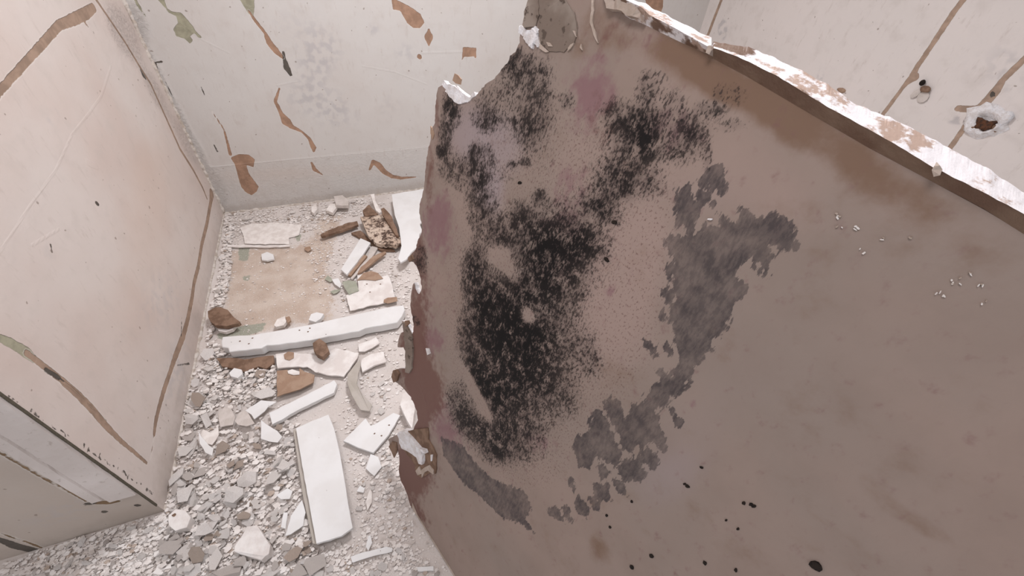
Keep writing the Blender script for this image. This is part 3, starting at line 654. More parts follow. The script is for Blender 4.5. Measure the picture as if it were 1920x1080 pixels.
# raised broken lip along the top edge
k = NT('lip_paint', .45, .35)
mk = k.step(k.math('ADD', k.attr('whiteness'), k.math('MULTIPLY', k.math('SUBTRACT', k.noise(26, 4, .65), .5), .9)), .45, .55)
c = k.mix(k.step(k.noise(16, 3), .4, .6), srgb(112, 88, 74), srgb(128, 106, 90))
c2 = k.mix(k.step(k.noise(20, 5, .7), .5, .58), srgb(240, 236, 238), srgb(186, 162, 148))
k.color(k.mix(mk, c, c2)); k.bump(k.noise(70, 4), .003, .6)
lip_mat = k.m
def lip(name, low, mid, top, seed, w0=0.0):
    rr = random.Random(seed)
    def at(line, x):
        for a, b in zip(line[:-1], line[1:]):
            if a[0] <= x <= b[0]: t = (x-a[0])/(b[0]-a[0]); return (x, a[1]+(b[1]-a[1])*t)
        if x < line[0][0]: a, b = line[0], line[1]
        else: a, b = line[-2], line[-1]
        t = (x-a[0])/(b[0]-a[0]); return (x, a[1]+(b[1]-a[1])*t)
    x0 = low[0][0]; x1 = low[-1][0]; n = int((x1-x0)/5)
    rows = [[] for _ in range(6)]; wv = [[] for _ in range(6)]
    for i in range(n+1):
        x = x0+(x1-x0)*i/n
        j = lambda s: (mnoise.noise((x*.05, seed, s*3.1))*3.4+mnoise.noise((x*.11, seed, s*5.1))*1.2)
        a = at(low, x); rows[0].append(on_sheet((a[0], a[1]), 0.0003)); wv[0].append(w0)
        b = at(mid, x); nb_ = 0.016
        rows[1].append(on_sheet((b[0], b[1]+j(1)*.35+1.2), nb_-.001)); wv[1].append(w0)
        rows[2].append(on_sheet((b[0], b[1]+j(1)*.35), nb_)); wv[2].append(0.6)
        c_ = at(top, x)
        m_ = ((b[0]+c_[0])/2, (b[1]+c_[1])/2); rows[3].append(on_sheet((m_[0], m_[1]+j(3)*.5), 0.002+.002*mnoise.noise((x*.04, seed, 9)))); wv[3].append(.85-.5*max(0, min(1, (1450-x)/60))*(x > 1336))
        rows[4].append(on_sheet((c_[0], c_[1]+j(2)*1.2), -0.016)); wv[4].append(.8-.45*max(0, min(1, (1450-x)/60))*(x > 1336))
        q = on_sheet((c_[0], c_[1]), -0.016); rows[5].append((q[0], q[1]-.03, -0.018)); wv[5].append(.9)
    vs = [p for r_ in rows for p in r_]; N = n+1; fs = []
    for a in range(6):
        b = (a+1) % 6
        for i in range(n): fs.append((a*N+i, a*N+i+1, b*N+i+1, b*N+i))
    fs.append(tuple(a*N for a in range(6))); fs.append(tuple(a*N+n for a in reversed(range(6))))
    me = bpy.data.meshes.new(name); me.from_pydata(vs, [], fs); me.update()
    set_attr(me, 'whiteness', np.array([w for r_ in wv for w in r_]))
    bm = bmesh.new(); bm.from_mesh(me); bmesh.ops.recalc_face_normals(bm, faces=bm.faces); bm.to_mesh(me); bm.free()
    return link(name, me, lip_mat, sheet)
o = lip('edge_lip', [(1338, 110), (1400, 143), (1500, 202), (1627, 276), (1745, 339), (1847, 393), (1925, 442), (2150, 575)],
    [(1338, 90), (1384, 106), (1460, 144), (1551, 200), (1639, 248), (1692, 278), (1745, 311), (1847, 362), (1925, 404), (2150, 528)],
    [(1338, 78), (1404, 88), (1504, 131), (1560, 164), (1609, 198), (1671, 221), (1741, 256), (1799, 288), (1852, 316), (1925, 364), (2150, 492)], 3)
o['label'] = 'brown raised edge with broken white top, right-hand length'
o = lip('edge_lip', [(1130, -4), (1150, 14), (1180, 34), (1211, 47), (1270, 76), (1334, 104)],
    [(1130, -8), (1170, -2), (1204, 14), (1216, 27), (1264, 52), (1334, 91)], [(1130, -30), (1169, -5), (1214, 10), (1247, 27), (1278, 42), (1334, 72)], 8, .5)
o['label'] = 'shorter left-hand length of the raised edge, paler and crumbling'
patch('crumbled_edge', [(1142, 2), (1160, 0), (1185, 8), (1204, 16), (1210, 30), (1214, 46), (1206, 40), (1196, 36), (1184, 36), (1176, 28), (1160, 22), (1148, 22)], .014, MAT['flake3'], 22, .003)
patch('crumbled_edge', [(1336, 92), (1342, 92), (1344, 100), (1338, 108), (1333, 104)], .016, MAT['flake3'], 23, .001)
patch('crumbled_edge', [(1748, 320), (1756, 306), (1767, 318), (1762, 330), (1750, 333)], .018, MAT['flake3'], 24, .002)

# specks, droppings and paper crumbs on the face
def speck(name, p, r1, ang, mat, n=.0016):
    a = math.radians(ang); pts = []
    rr = random.Random(int(p[0]*7+p[1]))
    for i in range(9):
        th = 2*math.pi*i/9; q = (math.cos(th)*r1[0]*rr.uniform(.75, 1.15), math.sin(th)*r1[1]*rr.uniform(.75, 1.15))
        pts.append((p[0]+q[0]*math.cos(a)-q[1]*math.sin(a), p[1]+q[0]*math.sin(a)+q[1]*math.cos(a)))
    return prism_uv(name, uvp(pts), .0002, n, mat, sheet, n*.25, 3)
for p, r1, ang in [((1530, 1060), (14, 8), 30), ((1408, 945), (4, 3), 0), ((1395, 943), (4, 3), 20), ((1413, 948), (5, 3), 10), ((1289, 911), (5, 3), 30), ((1284, 907), (3, 2), 0), ((1222, 1042), (5, 3), 50), ((1322, 1055), (5, 3), 50), ((1380, 1068), (4, 3), 60), ((1316, 876), (4, 2), 20), ((1384, 991), (3, 2.5), 0),
                   ((1138, 487), (6, 3.5), 45), ((1185, 1063), (5, 3), 50), ((1144, 988), (3, 2), 45), ((1138, 966), (3, 2), 45), ((1362, 975), (2.5, 2), 0), ((1185, 940), (3, 2), 60), ((975, 400-57), (4, 3), 0), ((1153, 417), (5, 4), 20)]:
    o = speck('dark_speck', p, r1, ang, MAT['black'], .003 if r1[0] > 10 else .0016)
rr = random.Random(2)
for cx, cy, n_, sx, sy in [(1572, 412, 6, 8, 16), (1605, 424, 3, 5, 6), (1655, 446, 2, 4, 4), (1800, 520, 7, 24, 14), (1765, 552, 4, 10, 5), (1835, 540, 3, 8, 10), (1620, 470, 2, 10, 4), (1710, 445, 2, 6, 4), (1840, 570, 2, 20, 12)]:
    for i in range(n_):
        speck('paper_crumb', (cx+rr.uniform(-sx, sx), cy+rr.uniform(-sy, sy)), (rr.uniform(2, 4.5), rr.uniform(1.2, 2.2)), rr.uniform(-60, 60), MAT['flake3'] if rr.random() < .3 else MAT['offwhite'], .0025)
speck('paper_crumb', (1333, 411), (5, 2), 5, MAT['gyp'], .004)

# ------------------------------------------------------------ debris boards and fragments, traced on the floor
SLABS = []; WSL = []
def under_slab(x, y):
    return any(a <= x <= b and c <= y <= d and inside((x, y), q) for q, a, b, c, d in WSL)
def slab(name, pts, ztop, thick, mat, label, cat, group=None, jit=.6, stepx=9, seed=0, zf=None, parent=None, bev=.0012, parts=None):
    """pts: traced outline of the upper face; ztop: its height; solid body of real thickness below"""
    SLABS.append(list(pts))
    global rnd
    rnd = random.Random(seed+100)
    dp = densify(list(pts)+[pts[0]], stepx, jit)[:-1]
    zt = ztop if zf is None else ztop
    P3 = [on_floor(p, ztop) for p in dp]
    c = np.mean(P3, 0)
    loc = Vector((float(c[0]), float(c[1]), max(0.0, ztop-thick)))
    WSL.append(([(float(q[0]), float(q[1])) for q in P3], min(q[0] for q in P3)-.004, max(q[0] for q in P3)+.004, min(q[1] for q in P3)-.004, max(q[1] for q in P3)+.004))
    N = len(P3); poly = [Vector((float(q[0]-c[0]), float(q[1]-c[1]))) for q in P3]
    tri = delaunay_2d_cdt(poly, [(i, (i+1) % N) for i in range(N)], [], 1, 1e-7)
    V = [(v[0], v[1]) for v in tri[0]]; m = len(V)
    rr = random.Random(seed)
    th = min(thick, ztop)
    vs = [(a, b, th) for a, b in V]+[(a*(1+.0)+rr.uniform(-.001, .001), b+rr.uniform(-.001, .001), 0) for a, b in V]
    fs = [tuple(f) for f in tri[2]]+[tuple(i+m for i in reversed(f)) for f in tri[2]]
    cnt = {}
    for f in tri[2]:
        for a, b in zip(f, list(f[1:])+[f[0]]): cnt[(a, b)] = 1
    for (a, b) in list(cnt):
        if (b, a) not in cnt: fs.append((b, a, a+m, b+m))
    me = mesh_from(name, vs, fs); bm = bmesh.new(); bm.from_mesh(me); bmesh.ops.recalc_face_normals(bm, faces=bm.faces)
    bmesh.ops.dissolve_limit(bm, angle_limit=.02, verts=bm.verts, edges=bm.edges)
    if zf:
        for v in bm.verts: v.co.z += zf(v.co.x, v.co.y)
    bm.to_mesh(me); bm.free()
    if parent:
        o = link(name, me, mat, parent); o.location = loc-parent.location; return o
    o = link(name, me, mat); o.location = loc
    if bev:
        b_ = o.modifiers.new('bevel', 'BEVEL'); b_.width = bev; b_.segments = 2; b_.limit_method = 'ANGLE'; b_.angle_limit = .7
    tag(o, label, cat, group); return o
def z3(pts): return [(380+a/4.32, 350+b/4.32) for a, b in pts]     # upper rubble close-up
def z5(pts): return [(360+a/4.32, 560+b/4.32) for a, b in pts]
def zb(pts): return [(300+a/3.177, 740+b/3.177) for a, b in pts]
slab('wooden_beam', z5([(235,350),(245,305),(500,290),(900,220),(1300,130),(1560,75),(1715,50),(1722,90),(1700,140),(1660,190),(1400,240),(1345,262),(1100,305),(960,335),(640,378),(600,375),(560,400),(300,430),(290,400),(240,390)]), .052, .040, MAT['white'], 'long white-painted wooden beam lying across the alcove floor', 'beam', seed=1, jit=.5, stepx=14, bev=.004)
slab('painted_board', [(555, 803), (585, 789), (616, 777), (626, 803), (633, 830), (640, 865), (646, 900), (653, 945), (661, 990), (640, 1005), (617, 1012), (593, 1019), (583, 965), (573, 910), (564, 860)], .042, .012, MAT['white'], 'bright white short board lying in the foreground rubble', 'board', seed=2, jit=.4, stepx=12)
slab('painted_board', [(549, 806), (600, 790), (640, 860), (655, 990), (594, 1021), (586, 1019), (568, 930)], .028, .012, MAT['greyp'], 'grey board hidden beneath the bright white short board', 'board', seed=3, jit=.4, stepx=12)
slab('painted_board', zb([(1090,275),(1225,140),(1255,185),(1300,165),(1390,108),(1432,122),(1360,240),(1270,345),(1180,315)]), .022, .010, MAT['white'], 'white notched board fragment beside the torn sheet edge', 'board', seed=4, jit=.4)
slab('wooden_lath', z5([(622,925),(900,790),(1150,660),(1172,690),(1148,760),(900,880),(650,1020)]), .028, .016, MAT['white'], 'small white lath with a broken right end above the bright board', 'lath', seed=5, jit=.5)
slab('painted_board', z3([(1530,62),(1680,35),(1800,15),(1860,200),(1760,300),(1780,360),(1755,380),(1750,480),(1690,530),(1650,590),(1605,612),(1580,580),(1610,480),(1590,330),(1555,230)]), .064, .010, MAT['white'], 'tall white board leaning flat behind the torn sheet at back', 'board', seed=6, jit=.5)
slab('cardboard_scrap', z3([(1280,250),(1350,225),(1460,220),(1500,300),(1560,340),(1600,400),(1625,440),(1560,480),(1480,470),(1400,450),(1340,400),(1310,330)]), .052, .022, MAT['mouldy'], 'tan scrap speckled black with mould near the back wall', 'scrap', seed=7, jit=.8, zf=lambda x, y: .006*math.sin(x*60))
slab('wooden_strip', z3([(955,385),(985,370),(1100,320),(1180,290),(1250,280),(1260,305),(1180,335),(1080,365),(960,405)]), .035, .015, MAT['dbrown'], 'thin brown splintered stick pointing left near the back wall', 'stick', seed=8, jit=.7, stepx=6)
slab('wooden_lath', z3([(1120,670),(1200,540),(1280,415),(1360,455),(1300,545),(1170,710)]), .034, .012, MAT['white'], 'white lath fragment slanting towards the tan mouldy scrap', 'lath', seed=9, jit=.5)
slab('wooden_lath', z3([(1170,712),(1300,545),(1330,560),(1200,720)]), .024, .012, MAT['brown'], 'bare brown strip along the slanting white lath', 'lath', seed=10, jit=.5)
slab('wooden_lath', z3([(1195,740),(1330,580),(1370,480),(1420,490),(1340,620),(1210,750)]), .018, .010, MAT['flake2'], 'pale grey lath right of the slanting white lath', 'lath', seed=11, jit=.6)
slab('plaster_sheet', z3([(1250,690),(1350,690),(1450,730),(1500,710),(1530,780),(1565,915),(1480,940),(1330,970),(1195,1005),(1160,880),(1260,850)]), .02, .006, MAT['offwhite'], 'thin off-white plaster sheet above the long beam', 'plaster sheet', seed=12, jit=.8, stepx=7)
slab('paint_chip', z3([(1130,770),(1170,760),(1240,765),(1265,840),(1185,875),(1150,820)]), .024, .003, MAT['green'], 'square pale green paint chip on the thin plaster sheet', 'paint chip', seed=13, jit=.5)
slab('paint_chip', z3([(1250,760),(1300,700),(1360,680),(1420,700),(1460,740),(1400,760),(1330,750)]), .025, .003, MAT['brown'], 'brown paper-backed chip beside the square green chip', 'paint chip', seed=14, jit=.7)
slab('paint_chip', z3([(1465,915),(1500,900),(1570,890),(1575,925),(1500,945),(1465,935)]), .024, .003, MAT['brown'], 'small brown chip on the plaster sheet corner', 'paint chip', seed=15, jit=.6)
slab('stone_fragment', z5([(125,100),(190,70),(230,68),(290,90),(340,150),(388,185),(370,200),(280,222),(190,215),(150,190),(130,150)]), .05, .020, MAT['dbrown'], 'round brown chunk against the foot of the left wall', 'plaster chunk', seed=16, jit=.6)
slab('stone_fragment', z5([(190,215),(280,222),(370,200),(330,245),(270,272),(215,260)]), .026, .016, MAT['offwhite'], 'white chip under the round brown chunk', 'plaster chunk', seed=17, jit=.6)
slab('paint_chip', z5([(685,585),(770,575),(800,610),(865,605),(870,560),(910,590),(995,620),(980,675),(880,730),(740,772),(690,795)]), .03, .006, MAT['brown'], 'large flat brown chip below the long beam', 'paint chip', seed=18, jit=.7)
slab('paint_chip', z5([(770,585),(810,570),(870,590),(870,615),(820,615),(775,605)]), .034, .003, MAT['offwhite'], 'white flake lying on the large brown chip', 'paint chip', seed=19, jit=.5)
slab('plaster_sheet', z5([(675,450),(760,430),(960,450),(1040,470),(1160,400),(1350,440),(1340,480),(1250,600),(1230,628),(1060,612),(1000,590),(930,550),(690,560)]), .022, .008, MAT['offwhite'], 'jagged off-white plaster slab just below the long beam', 'plaster sheet', seed=20, jit=1.0, stepx=7)
slab('paint_chip', z5([(745,450),(780,425),(825,435),(820,480),(785,498),(750,485)]), .026, .003, MAT['brown'], 'round brown chip on the jagged plaster slab', 'paint chip', seed=21, jit=.5)
slab('plaster_sheet', z5([(1372,490),(1450,445),(1550,425),(1572,510),(1480,540),(1380,590),(1366,540)]), .024, .008, MAT['offwhite'], 'small square plaster piece right of the jagged slab', 'plaster sheet', seed=22, jit=.8)
slab('plaster_sheet', z5([(1350,370),(1440,340),(1490,310),(1520,360),(1460,400),(1400,430),(1350,430)]), .018, .006, MAT['offwhite'], 'ragged plaster flake between beam and small square piece', 'plaster sheet', seed=23, jit=.9)
slab('curled_strip', z5([(1355,485),(1366,540),(1352,620),(1340,700),(1380,780),(1462,870),(1440,910),(1362,905),(1300,800),(1262,700),(1262,620),(1310,545)]), .032, .006, MAT['greyp'], 'bent grey paint strip standing right of the small lath', 'paint strip', seed=24, jit=.5, zf=lambda x, y: .012*math.cos(y*14))
slab('wooden_block', z5([(975,360),(1030,322),(1085,360),(1110,420),(1060,470),(1010,450),(985,420)]), .06, .024, MAT['dbrown'], 'small brown wooden block against the front of the long beam', 'wooden block', seed=25, jit=.5)
slab('bark_strip', z5([(195,480),(300,478),(420,490),(560,470),(660,460),(668,520),(600,570),(540,545),(420,590),(320,560),(240,545)]), .022, .012, MAT['dbrown'], 'long dark brown scrap below the left end of the beam', 'scrap', seed=26, jit=1.0)
slab('paint_chip', z5([(430,905),(560,822),(690,832),(610,880),(590,910),(500,975),(480,940)]), .03, .004, MAT['white'], 'white star-shaped paint flake left of the small lath', 'paint chip', seed=27, jit=.5)
slab('paint_chip', z5([(205,930),(260,880),(320,890),(350,960),(330,1020),(230,1040)]), .026, .004, MAT['flake2'], 'grey flat flake left of the white star-shaped flake', 'paint chip', seed=28, jit=.6)
slab('paint_chip', z5([(345,990),(380,920),(440,905),(505,1010),(440,1035),(370,1020)]), .030, .004, MAT['flake2'], 'grey rounded flake touching the star-shaped flake', 'paint chip', seed=29, jit=.6)
slab('plaster_chunk', zb([(50,720),(90,680),(150,690),(180,730),(160,790),(90,812),(50,780)]), .04, .03, MAT['offwhite'], 'white lump with a small hole at the corner of the left wall', 'plaster chunk', seed=30, jit=.7)
slab('plaster_chunk', zb([(440,900),(520,790),(580,780),(620,840),(660,900),(650,950),(600,985),(520,960),(440,930)]), .04, .030, MAT['offwhite'], 'largest white plaster lump left of the bright board', 'plaster chunk', seed=31, jit=.9, zf=lambda x, y: .006*math.sin(x*50+y*30))
slab('paint_chip', zb([(745,842),(780,720),(845,625),(865,700),(850,780),(780,830)]), .03, .003, MAT['white'], 'pointed white triangle beside the grey board', 'paint chip', seed=32, jit=.5)
slab('paint_chip', zb([(718,790),(735,700),(760,700),(748,800)]), .026, .003, MAT['white'], 'narrow white flake left of the pointed triangle', 'paint chip', seed=33, jit=.4)
slab('paint_chip', zb([(600,150),(625,170),(700,215),(728,250),(700,285),(650,280),(600,260)]), .03, .004, MAT['white'], 'broad white flake left of the bright board top', 'paint chip', seed=34, jit=.6)
slab('paint_chip', zb([(228,215),(245,250),(290,300),(318,320),(310,362),(270,345),(235,290)]), .034, .004, MAT['white'], 'crescent white shard by the left wall foot', 'paint chip', seed=35, jit=.4)
slab('paint_chip', zb([(255,205),(300,225),(345,190),(350,240),(310,300),(270,290),(240,240)]), .026, .004, MAT['flake'], 'pale curved shard behind the crescent shard', 'paint chip', seed=36, jit=.4)
slab('paint_strip', zb([(1135,965),(1200,940),(1350,905),(1385,915),(1380,935),(1240,970),(1145,1000)]), .016, .004, MAT['white'], 'narrow white strip below the bright board', 'paint strip', seed=37, jit=.4)
slab('paint_chip', zb([(1225,905),(1240,840),(1255,835),(1265,880),(1240,930)]), .018, .003, MAT['white'], 'slim white shard standing above the narrow strip', 'paint chip', seed=38, jit=.4)
slab('paint_chip', zb([(1530,1025),(1630,1020),(1632,1048),(1535,1052)]), .010, .005, MAT['white'], 'small white rectangle at the foot of the leaning sheet', 'paint chip', seed=39, jit=.3)
slab('paint_chip', zb([(690,600),(760,555),(792,575),(770,620),(720,622)]), .030, .004, MAT['white'], 'white kite-shaped chip left of the bright board middle', 'paint chip', seed=40, jit=.5)
slab('paint_chip', zb([(1225,440),(1255,350),(1300,370),(1320,430),(1275,485)]), .012, .004, MAT['white'], 'pentagonal white chip below the notched board', 'paint chip', seed=41, jit=.5)
slab('paint_chip', zb([(1170,575),(1190,540),(1220,555),(1212,585)]), .012, .003, MAT['white'], 'tiny square white chip right of the bright board middle', 'paint chip', seed=42, jit=.4)
slab('paint_chip', zb([(1225,640),(1250,560),(1262,575),(1262,640),(1235,690)]), .012, .003, MAT['flake'], 'long pale chip right of the bright board', 'paint chip', seed=43, jit=.4)
slab('plaster_chunk', zb([(1430,60),(1440,0),(1500,-40),(1525,20),(1520,90),(1500,200),(1470,150)]), .05, .03, MAT['offwhite'], 'ragged white lump beside the sheet just above the torn flap', 'plaster chunk', seed=44, jit=.9)
slab('plaster_chunk', z3([(1060,75),(1130,70),(1185,110),(1180,150),(1080,150)]), .05, .02, MAT['flake2'], 'grey tilted plaster tile against the back wall', 'plaster chunk', seed=45, jit=.5)
slab('plaster_chunk', z3([(1000,190),(1030,140),(1075,135),(1090,160),(1050,210)]), .035, .02, MAT['flake'], 'pale plaster tile left of the grey tilted tile', 'plaster chunk', seed=46, jit=.5)
slab('plaster_chunk', z3([(880,160),(915,140),(928,180),(900,215),(878,200)]), .03, .02, MAT['flake'], 'small pale tile at the back wall foot, leftmost of its kind', 'plaster chunk', seed=47, jit=.5)
slab('plaster_chunk', z3([(475,545),(520,530),(570,545),(580,585),(520,600),(480,590)]), .02, .01, MAT['white'], 'white lump lying alone on the bare tan floor', 'plaster chunk', seed=48, jit=.6)
slab('plaster_sheet', z3([(200,472),(330,470),(500,478),(705,470),(705,485),(500,490),(200,486)]), .014, .006, MAT['offwhite'], 'long thin plaster edge left on the tan floor', 'plaster edge', seed=49, jit=.6)
slab('plaster_sheet', z3([(300,330),(400,300),(600,290),(800,310),(780,390),(700,410),(700,465),(340,462),(330,400)]), .008, .004, MAT['flake'], 'flat dusty plaster layer in the far left floor corner', 'plaster sheet', seed=50, jit=.9)
slab('splintered_wood', z3([(1200,370),(1280,350),(1340,410),(1420,470),(1540,500),(1560,515),(1440,510),(1340,450),(1250,400)]), .018, .014, MAT['dbrown'], 'curved brown splinter under the tan mouldy scrap', 'splinter', seed=51, jit=.8)
slab('splintered_wood', z3([(1440,180),(1470,165),(1530,240),(1570,330),(1590,400),(1560,390),(1500,290),(1460,230)]), .068, .014, MAT['dbrown'], 'dark upright splinter between mouldy scrap and tall white board', 'splinter', seed=52, jit=.8)
slab('splintered_wood', z3([(1290,200),(1340,140),(1400,200),(1440,220),(1320,235)]), .06, .03, MAT['dbrown'], 'dark ragged wood tuft at the back wall', 'splinter', seed=53, jit=1.2, stepx=4)
slab('paint_chip', z3([(1360,60),(1390,55),(1400,120),(1450,200),(1430,215),(1400,190),(1375,120)]), .075, .03, MAT['flake'], 'pale upright shard above the dark wood tuft', 'paint chip', seed=54, jit=.6)
slab('splintered_wood', z3([(1280,650),(1380,560),(1480,520),(1490,535),(1390,600),(1290,690),(1250,705)]), .034, .012, MAT['brown'], 'brown torn strip right of the slanting laths', 'splinter', seed=55, jit=.9)
slab('paint_chip', z3([(1045,750),(1100,740),(1125,790),(1110,820),(1070,790)]), .018, .004, MAT['white'], 'white chip left of the square green chip', 'paint chip', seed=56, jit=.5)
slab('paint_chip', z3([(1030,850),(1070,835),(1120,830),(1090,860),(1060,870)]), .012, .003, MAT['green'], 'small green chip below the square green chip', 'paint chip', seed=57, jit=.6)
slab('paint_chip', z3([(985,745),(1010,720),(1040,735),(1060,760),(1030,775)]), .012, .003, MAT['green'], 'small dull green chip left of the white chip', 'paint chip', seed=58, jit=.8)
slab('paint_chip', z3([(825,490),(870,480),(880,510),(850,525),(828,510)]), .012, .005, MAT['brown'], 'small brown chip in the middle of the tan floor', 'paint chip', seed=59, jit=.6)
slab('plaster_chunk', z5([(665,215),(690,165),(750,140),(765,180),(740,215),(680,230)]), .03, .016, MAT['flake'], 'pale chip touching the top edge of the long beam', 'plaster chunk', seed=60, jit=.6)
slab('plaster_chunk', z5([(755,150),(790,138),(800,175),(770,195)]), .034, .012, MAT['brown'], 'brown half of the chip above the long beam', 'plaster chunk', seed=61, jit=.6)
slab('plaster_chunk', z5([(945,170),(965,125),(1010,108),(1065,122),(1045,160),(1000,190)]), .04, .02, MAT['white'], 'white chip on the far side of the long beam', 'plaster chunk', seed=62, jit=.5)
slab('plaster_chunk', z5([(300,600),(340,560),(400,575),(408,610),(370,645),(315,630)]), .034, .02, MAT['white'], 'white six-sided chunk below the dark brown scrap', 'plaster chunk', seed=63, jit=.6)

def pits(obj_name, label, pts, ztop, r, mat='black', name='nail_hole'):
    par = next(o for o in SC.objects if o.get('label') == label)
    for j, p in enumerate(pts):
        q = on_floor(p, ztop); rr_ = random.Random(j+int(p[0])); n = 9
        vs = []
        for h_ in (.0012, -.003):
            for i in range(n):
                a = 2*math.pi*i/n; s_ = r*rr_.uniform(.7, 1.2); vs.append((math.cos(a)*s_, math.sin(a)*s_*.8, h_))
        fs = [tuple(range(n)), tuple(reversed(range(n, 2*n)))]+[(i, i+n, (i+1) % n+n, (i+1) % n) for i in range(n)]
        o = link(name, mesh_from(name, vs, fs), MAT[mat], par); o.location = Vector([float(v) for v in q])-par.location
pits('wooden_beam', 'long white-painted wooden beam lying across the alcove floor', z5([(870, 256), (940, 268), (955, 240), (388, 345), (490, 320), (460, 366)]), .052, .0035, 'dbrown')
pits('painted_board', 'white notched board fragment beside the torn sheet edge', zb([(1365, 182), (1320, 245), (1278, 232)]), .022, .003, 'dbrown')
pits('plaster_sheet', 'thin off-white plaster sheet above the long beam', z3([(1355, 855), (1330, 790), (1440, 790)]), .02, .004, 'dbrown')
pits('plaster_chunk', 'white lump with a small hole at the corner of the left wall', zb([(85, 718)]), .04, .006, 'dbrown', 'hole')
# ------------------------------------------------------------ wall fixings on the right wall
def blob_mesh(name, c, rad, mat, parent, seed, sub=3, amp=.35, fr=40):
    bm = bmesh.new(); bmesh.ops.create_icosphere(bm, subdivisions=sub, radius=1)
    for v in bm.verts:
        q = Vector((v.co.x*rad[0], v.co.y*rad[1], v.co.z*rad[2]))
        v.co = q*(1+amp*mnoise.noise(q*fr+Vector((seed, 0, 0))))
    me = bpy.data.meshes.new(name); bm.to_mesh(me); bm.free()
    for p in me.polygons: p.use_smooth = True
    o = link(name, me, mat, parent); o.location = c; return o
def rw(p, off=0.0):
    q = on_side(p, XR-off); return Vector((float(q[0]), float(q[1]), float(q[2])))
c0 = rw((1852, 228)); e = empty('plaster_patch', c0)
tag(e, 'white plaster lump round a rusty screw on the right wall', 'plaster patch')
N_ = 26; vs = []; fs = []; rr = random.Random(4)
for ring, (rr_, hh_) in enumerate([(1.0, .0), (.85, .012), (.6, .018), (.42, .012), (.3, .0)]):
    for i in range(N_):
        th = 2*math.pi*i/N_; s_ = 1+.5*mnoise.noise((math.cos(th)*1.9+3, math.sin(th)*1.9, ring*.5))
        vs.append((-hh_+rr.uniform(-.0015, .0015), math.cos(th)*.075*rr_*s_, math.sin(th)*.062*rr_*s_))
for a in range(4):
    for i in range(N_): j = (i+1) % N_; fs.append((a*N_+i, a*N_+j, (a+1)*N_+j, (a+1)*N_+i))
fs.append(tuple(4*N_+i for i in range(N_)))
link('plaster_ring', mesh_from('plaster_ring', vs, fs, True), MAT['gyp'], e)
blob_mesh('rusty_screw', (-.008, -.004, -.012), (.016, .03, .024), MAT['rust'], e, 2, 3, .7, 60)
blob_mesh('rust_crumb', (-.006, .03, -.03), (.008, .022, .010), MAT['dbrown'], e, 4, 2, .6, 60)
blob_mesh('rust_crumb', (-.006, -.035, -.012), (.008, .014, .012), MAT['dbrown'], e, 5, 2, .6, 60)
c0 = rw((1738, 166)); e = empty('dead_fly', c0)
tag(e, 'small dark fly-like speck with pale wings on the right wall', 'insect')
blob_mesh('body', (-.010, -.002, .0), (.009, .018, .012), MAT['dbrown'], e, 7, 3, .3, 60)
blob_mesh('head', (-.012, .022, .016), (.009, .010, .012), MAT['black'], e, 8, 2, .15, 60)
for (y0, z0, y1, z1, w) in ((.014, -.006, .03, -.045, .012), (-.006, -.008, -.012, -.05, .020)):
    vs = []
    for i in range(10):
        th = 2*math.pi*i/10; cy, cz = (y0+y1)/2, (z0+z1)/2; L = math.hypot(y1-y0, z1-z0)/2
        dy, dz = (y1-y0)/(2*L), (z1-z0)/(2*L)
        for dx in (0, .0015): vs.append((-.005-dx, cy+dy*L*math.cos(th)-dz*w*math.sin(th), cz+dz*L*math.cos(th)+dy*w*math.sin(th)))
    fs = [tuple(range(0, 20, 2)), tuple(range(19, 0, -2))]+[((2*i), (2*i+1), (2*i+3) % 20, (2*i+2) % 20) for i in range(10)]
    link('wing', mesh_from('wing', vs, fs), MAT['flake2'], e)
c0 = rw((1578, 169)); o = blob_mesh('plaster_crumb_on_wall', c0, (.008, .022, .010), MAT['brown'], None, 3, 2, .5, 50)
o.name = 'paint_blister'; tag(o, 'small brown blister on the right wall above the raised sheet edge', 'paint blister')

# ------------------------------------------------------------ loose flakes: individuals
FL = []
def flake_mesh(i):
    rr = random.Random(500+i); n = rr.choice((4, 5, 5, 6, 7)); 
    angs = sorted(rr.uniform(0, 2*math.pi) for _ in range(n*2))[::2]
    angs = [2*math.pi*(j+rr.uniform(-.3, .3))/n for j in range(n)]
    el = rr.uniform(.5, .95); R_ = [rr.uniform(.65, 1.1) for _ in angs]
    top = [(math.cos(a)*r_, math.sin(a)*r_*el) for a, r_ in zip(angs, R_)]
    cur = rr.uniform(-.15, .3); t = rr.choice((.10, .14, .2, .4))
    vs = [(0, 0, t/2+cur*.5)]+[(x, y, t/2+rr.uniform(-.04, .04)) for x, y in top]+[(x*.93, y*.93, -t/2+rr.uniform(-.03, .03)) for x, y in top]+[(0, 0, -t/2+cur*.5)]
    fs = []
    for j in range(n):
        k_ = (j+1) % n; fs += [(0, 1+j, 1+k_), (1+j, 1+n+j, 1+n+k_, 1+k_), (2*n+1, 1+n+k_, 1+n+j)]
    return mesh_from('plaster_flake', vs, fs)
for i in range(18): FL.append(flake_mesh(i))
FM = [MAT['flake'], MAT['flake2'], MAT['flake3'], MAT['offwhite']]
meshes = {}
def flake_obj(name, i, mi):
    if (i, mi) not in meshes:
        m_ = FL[i].copy(); m_.materials.append(FM[mi]); meshes[(i, mi)] = m_
    o = bpy.data.objects.new(name, meshes[(i, mi)]); COL.objects.link(o); return o
def inside(p, poly):
    c = False; n = len(poly)
    for i in range(n):
        a, b = poly[i], poly[(i+1) % n]
        if (a[1] > p[1]) != (b[1] > p[1]) and p[0] < (b[0]-a[0])*(p[1]-a[1])/(b[1]-a[1])+a[0]: c = not c
    return c
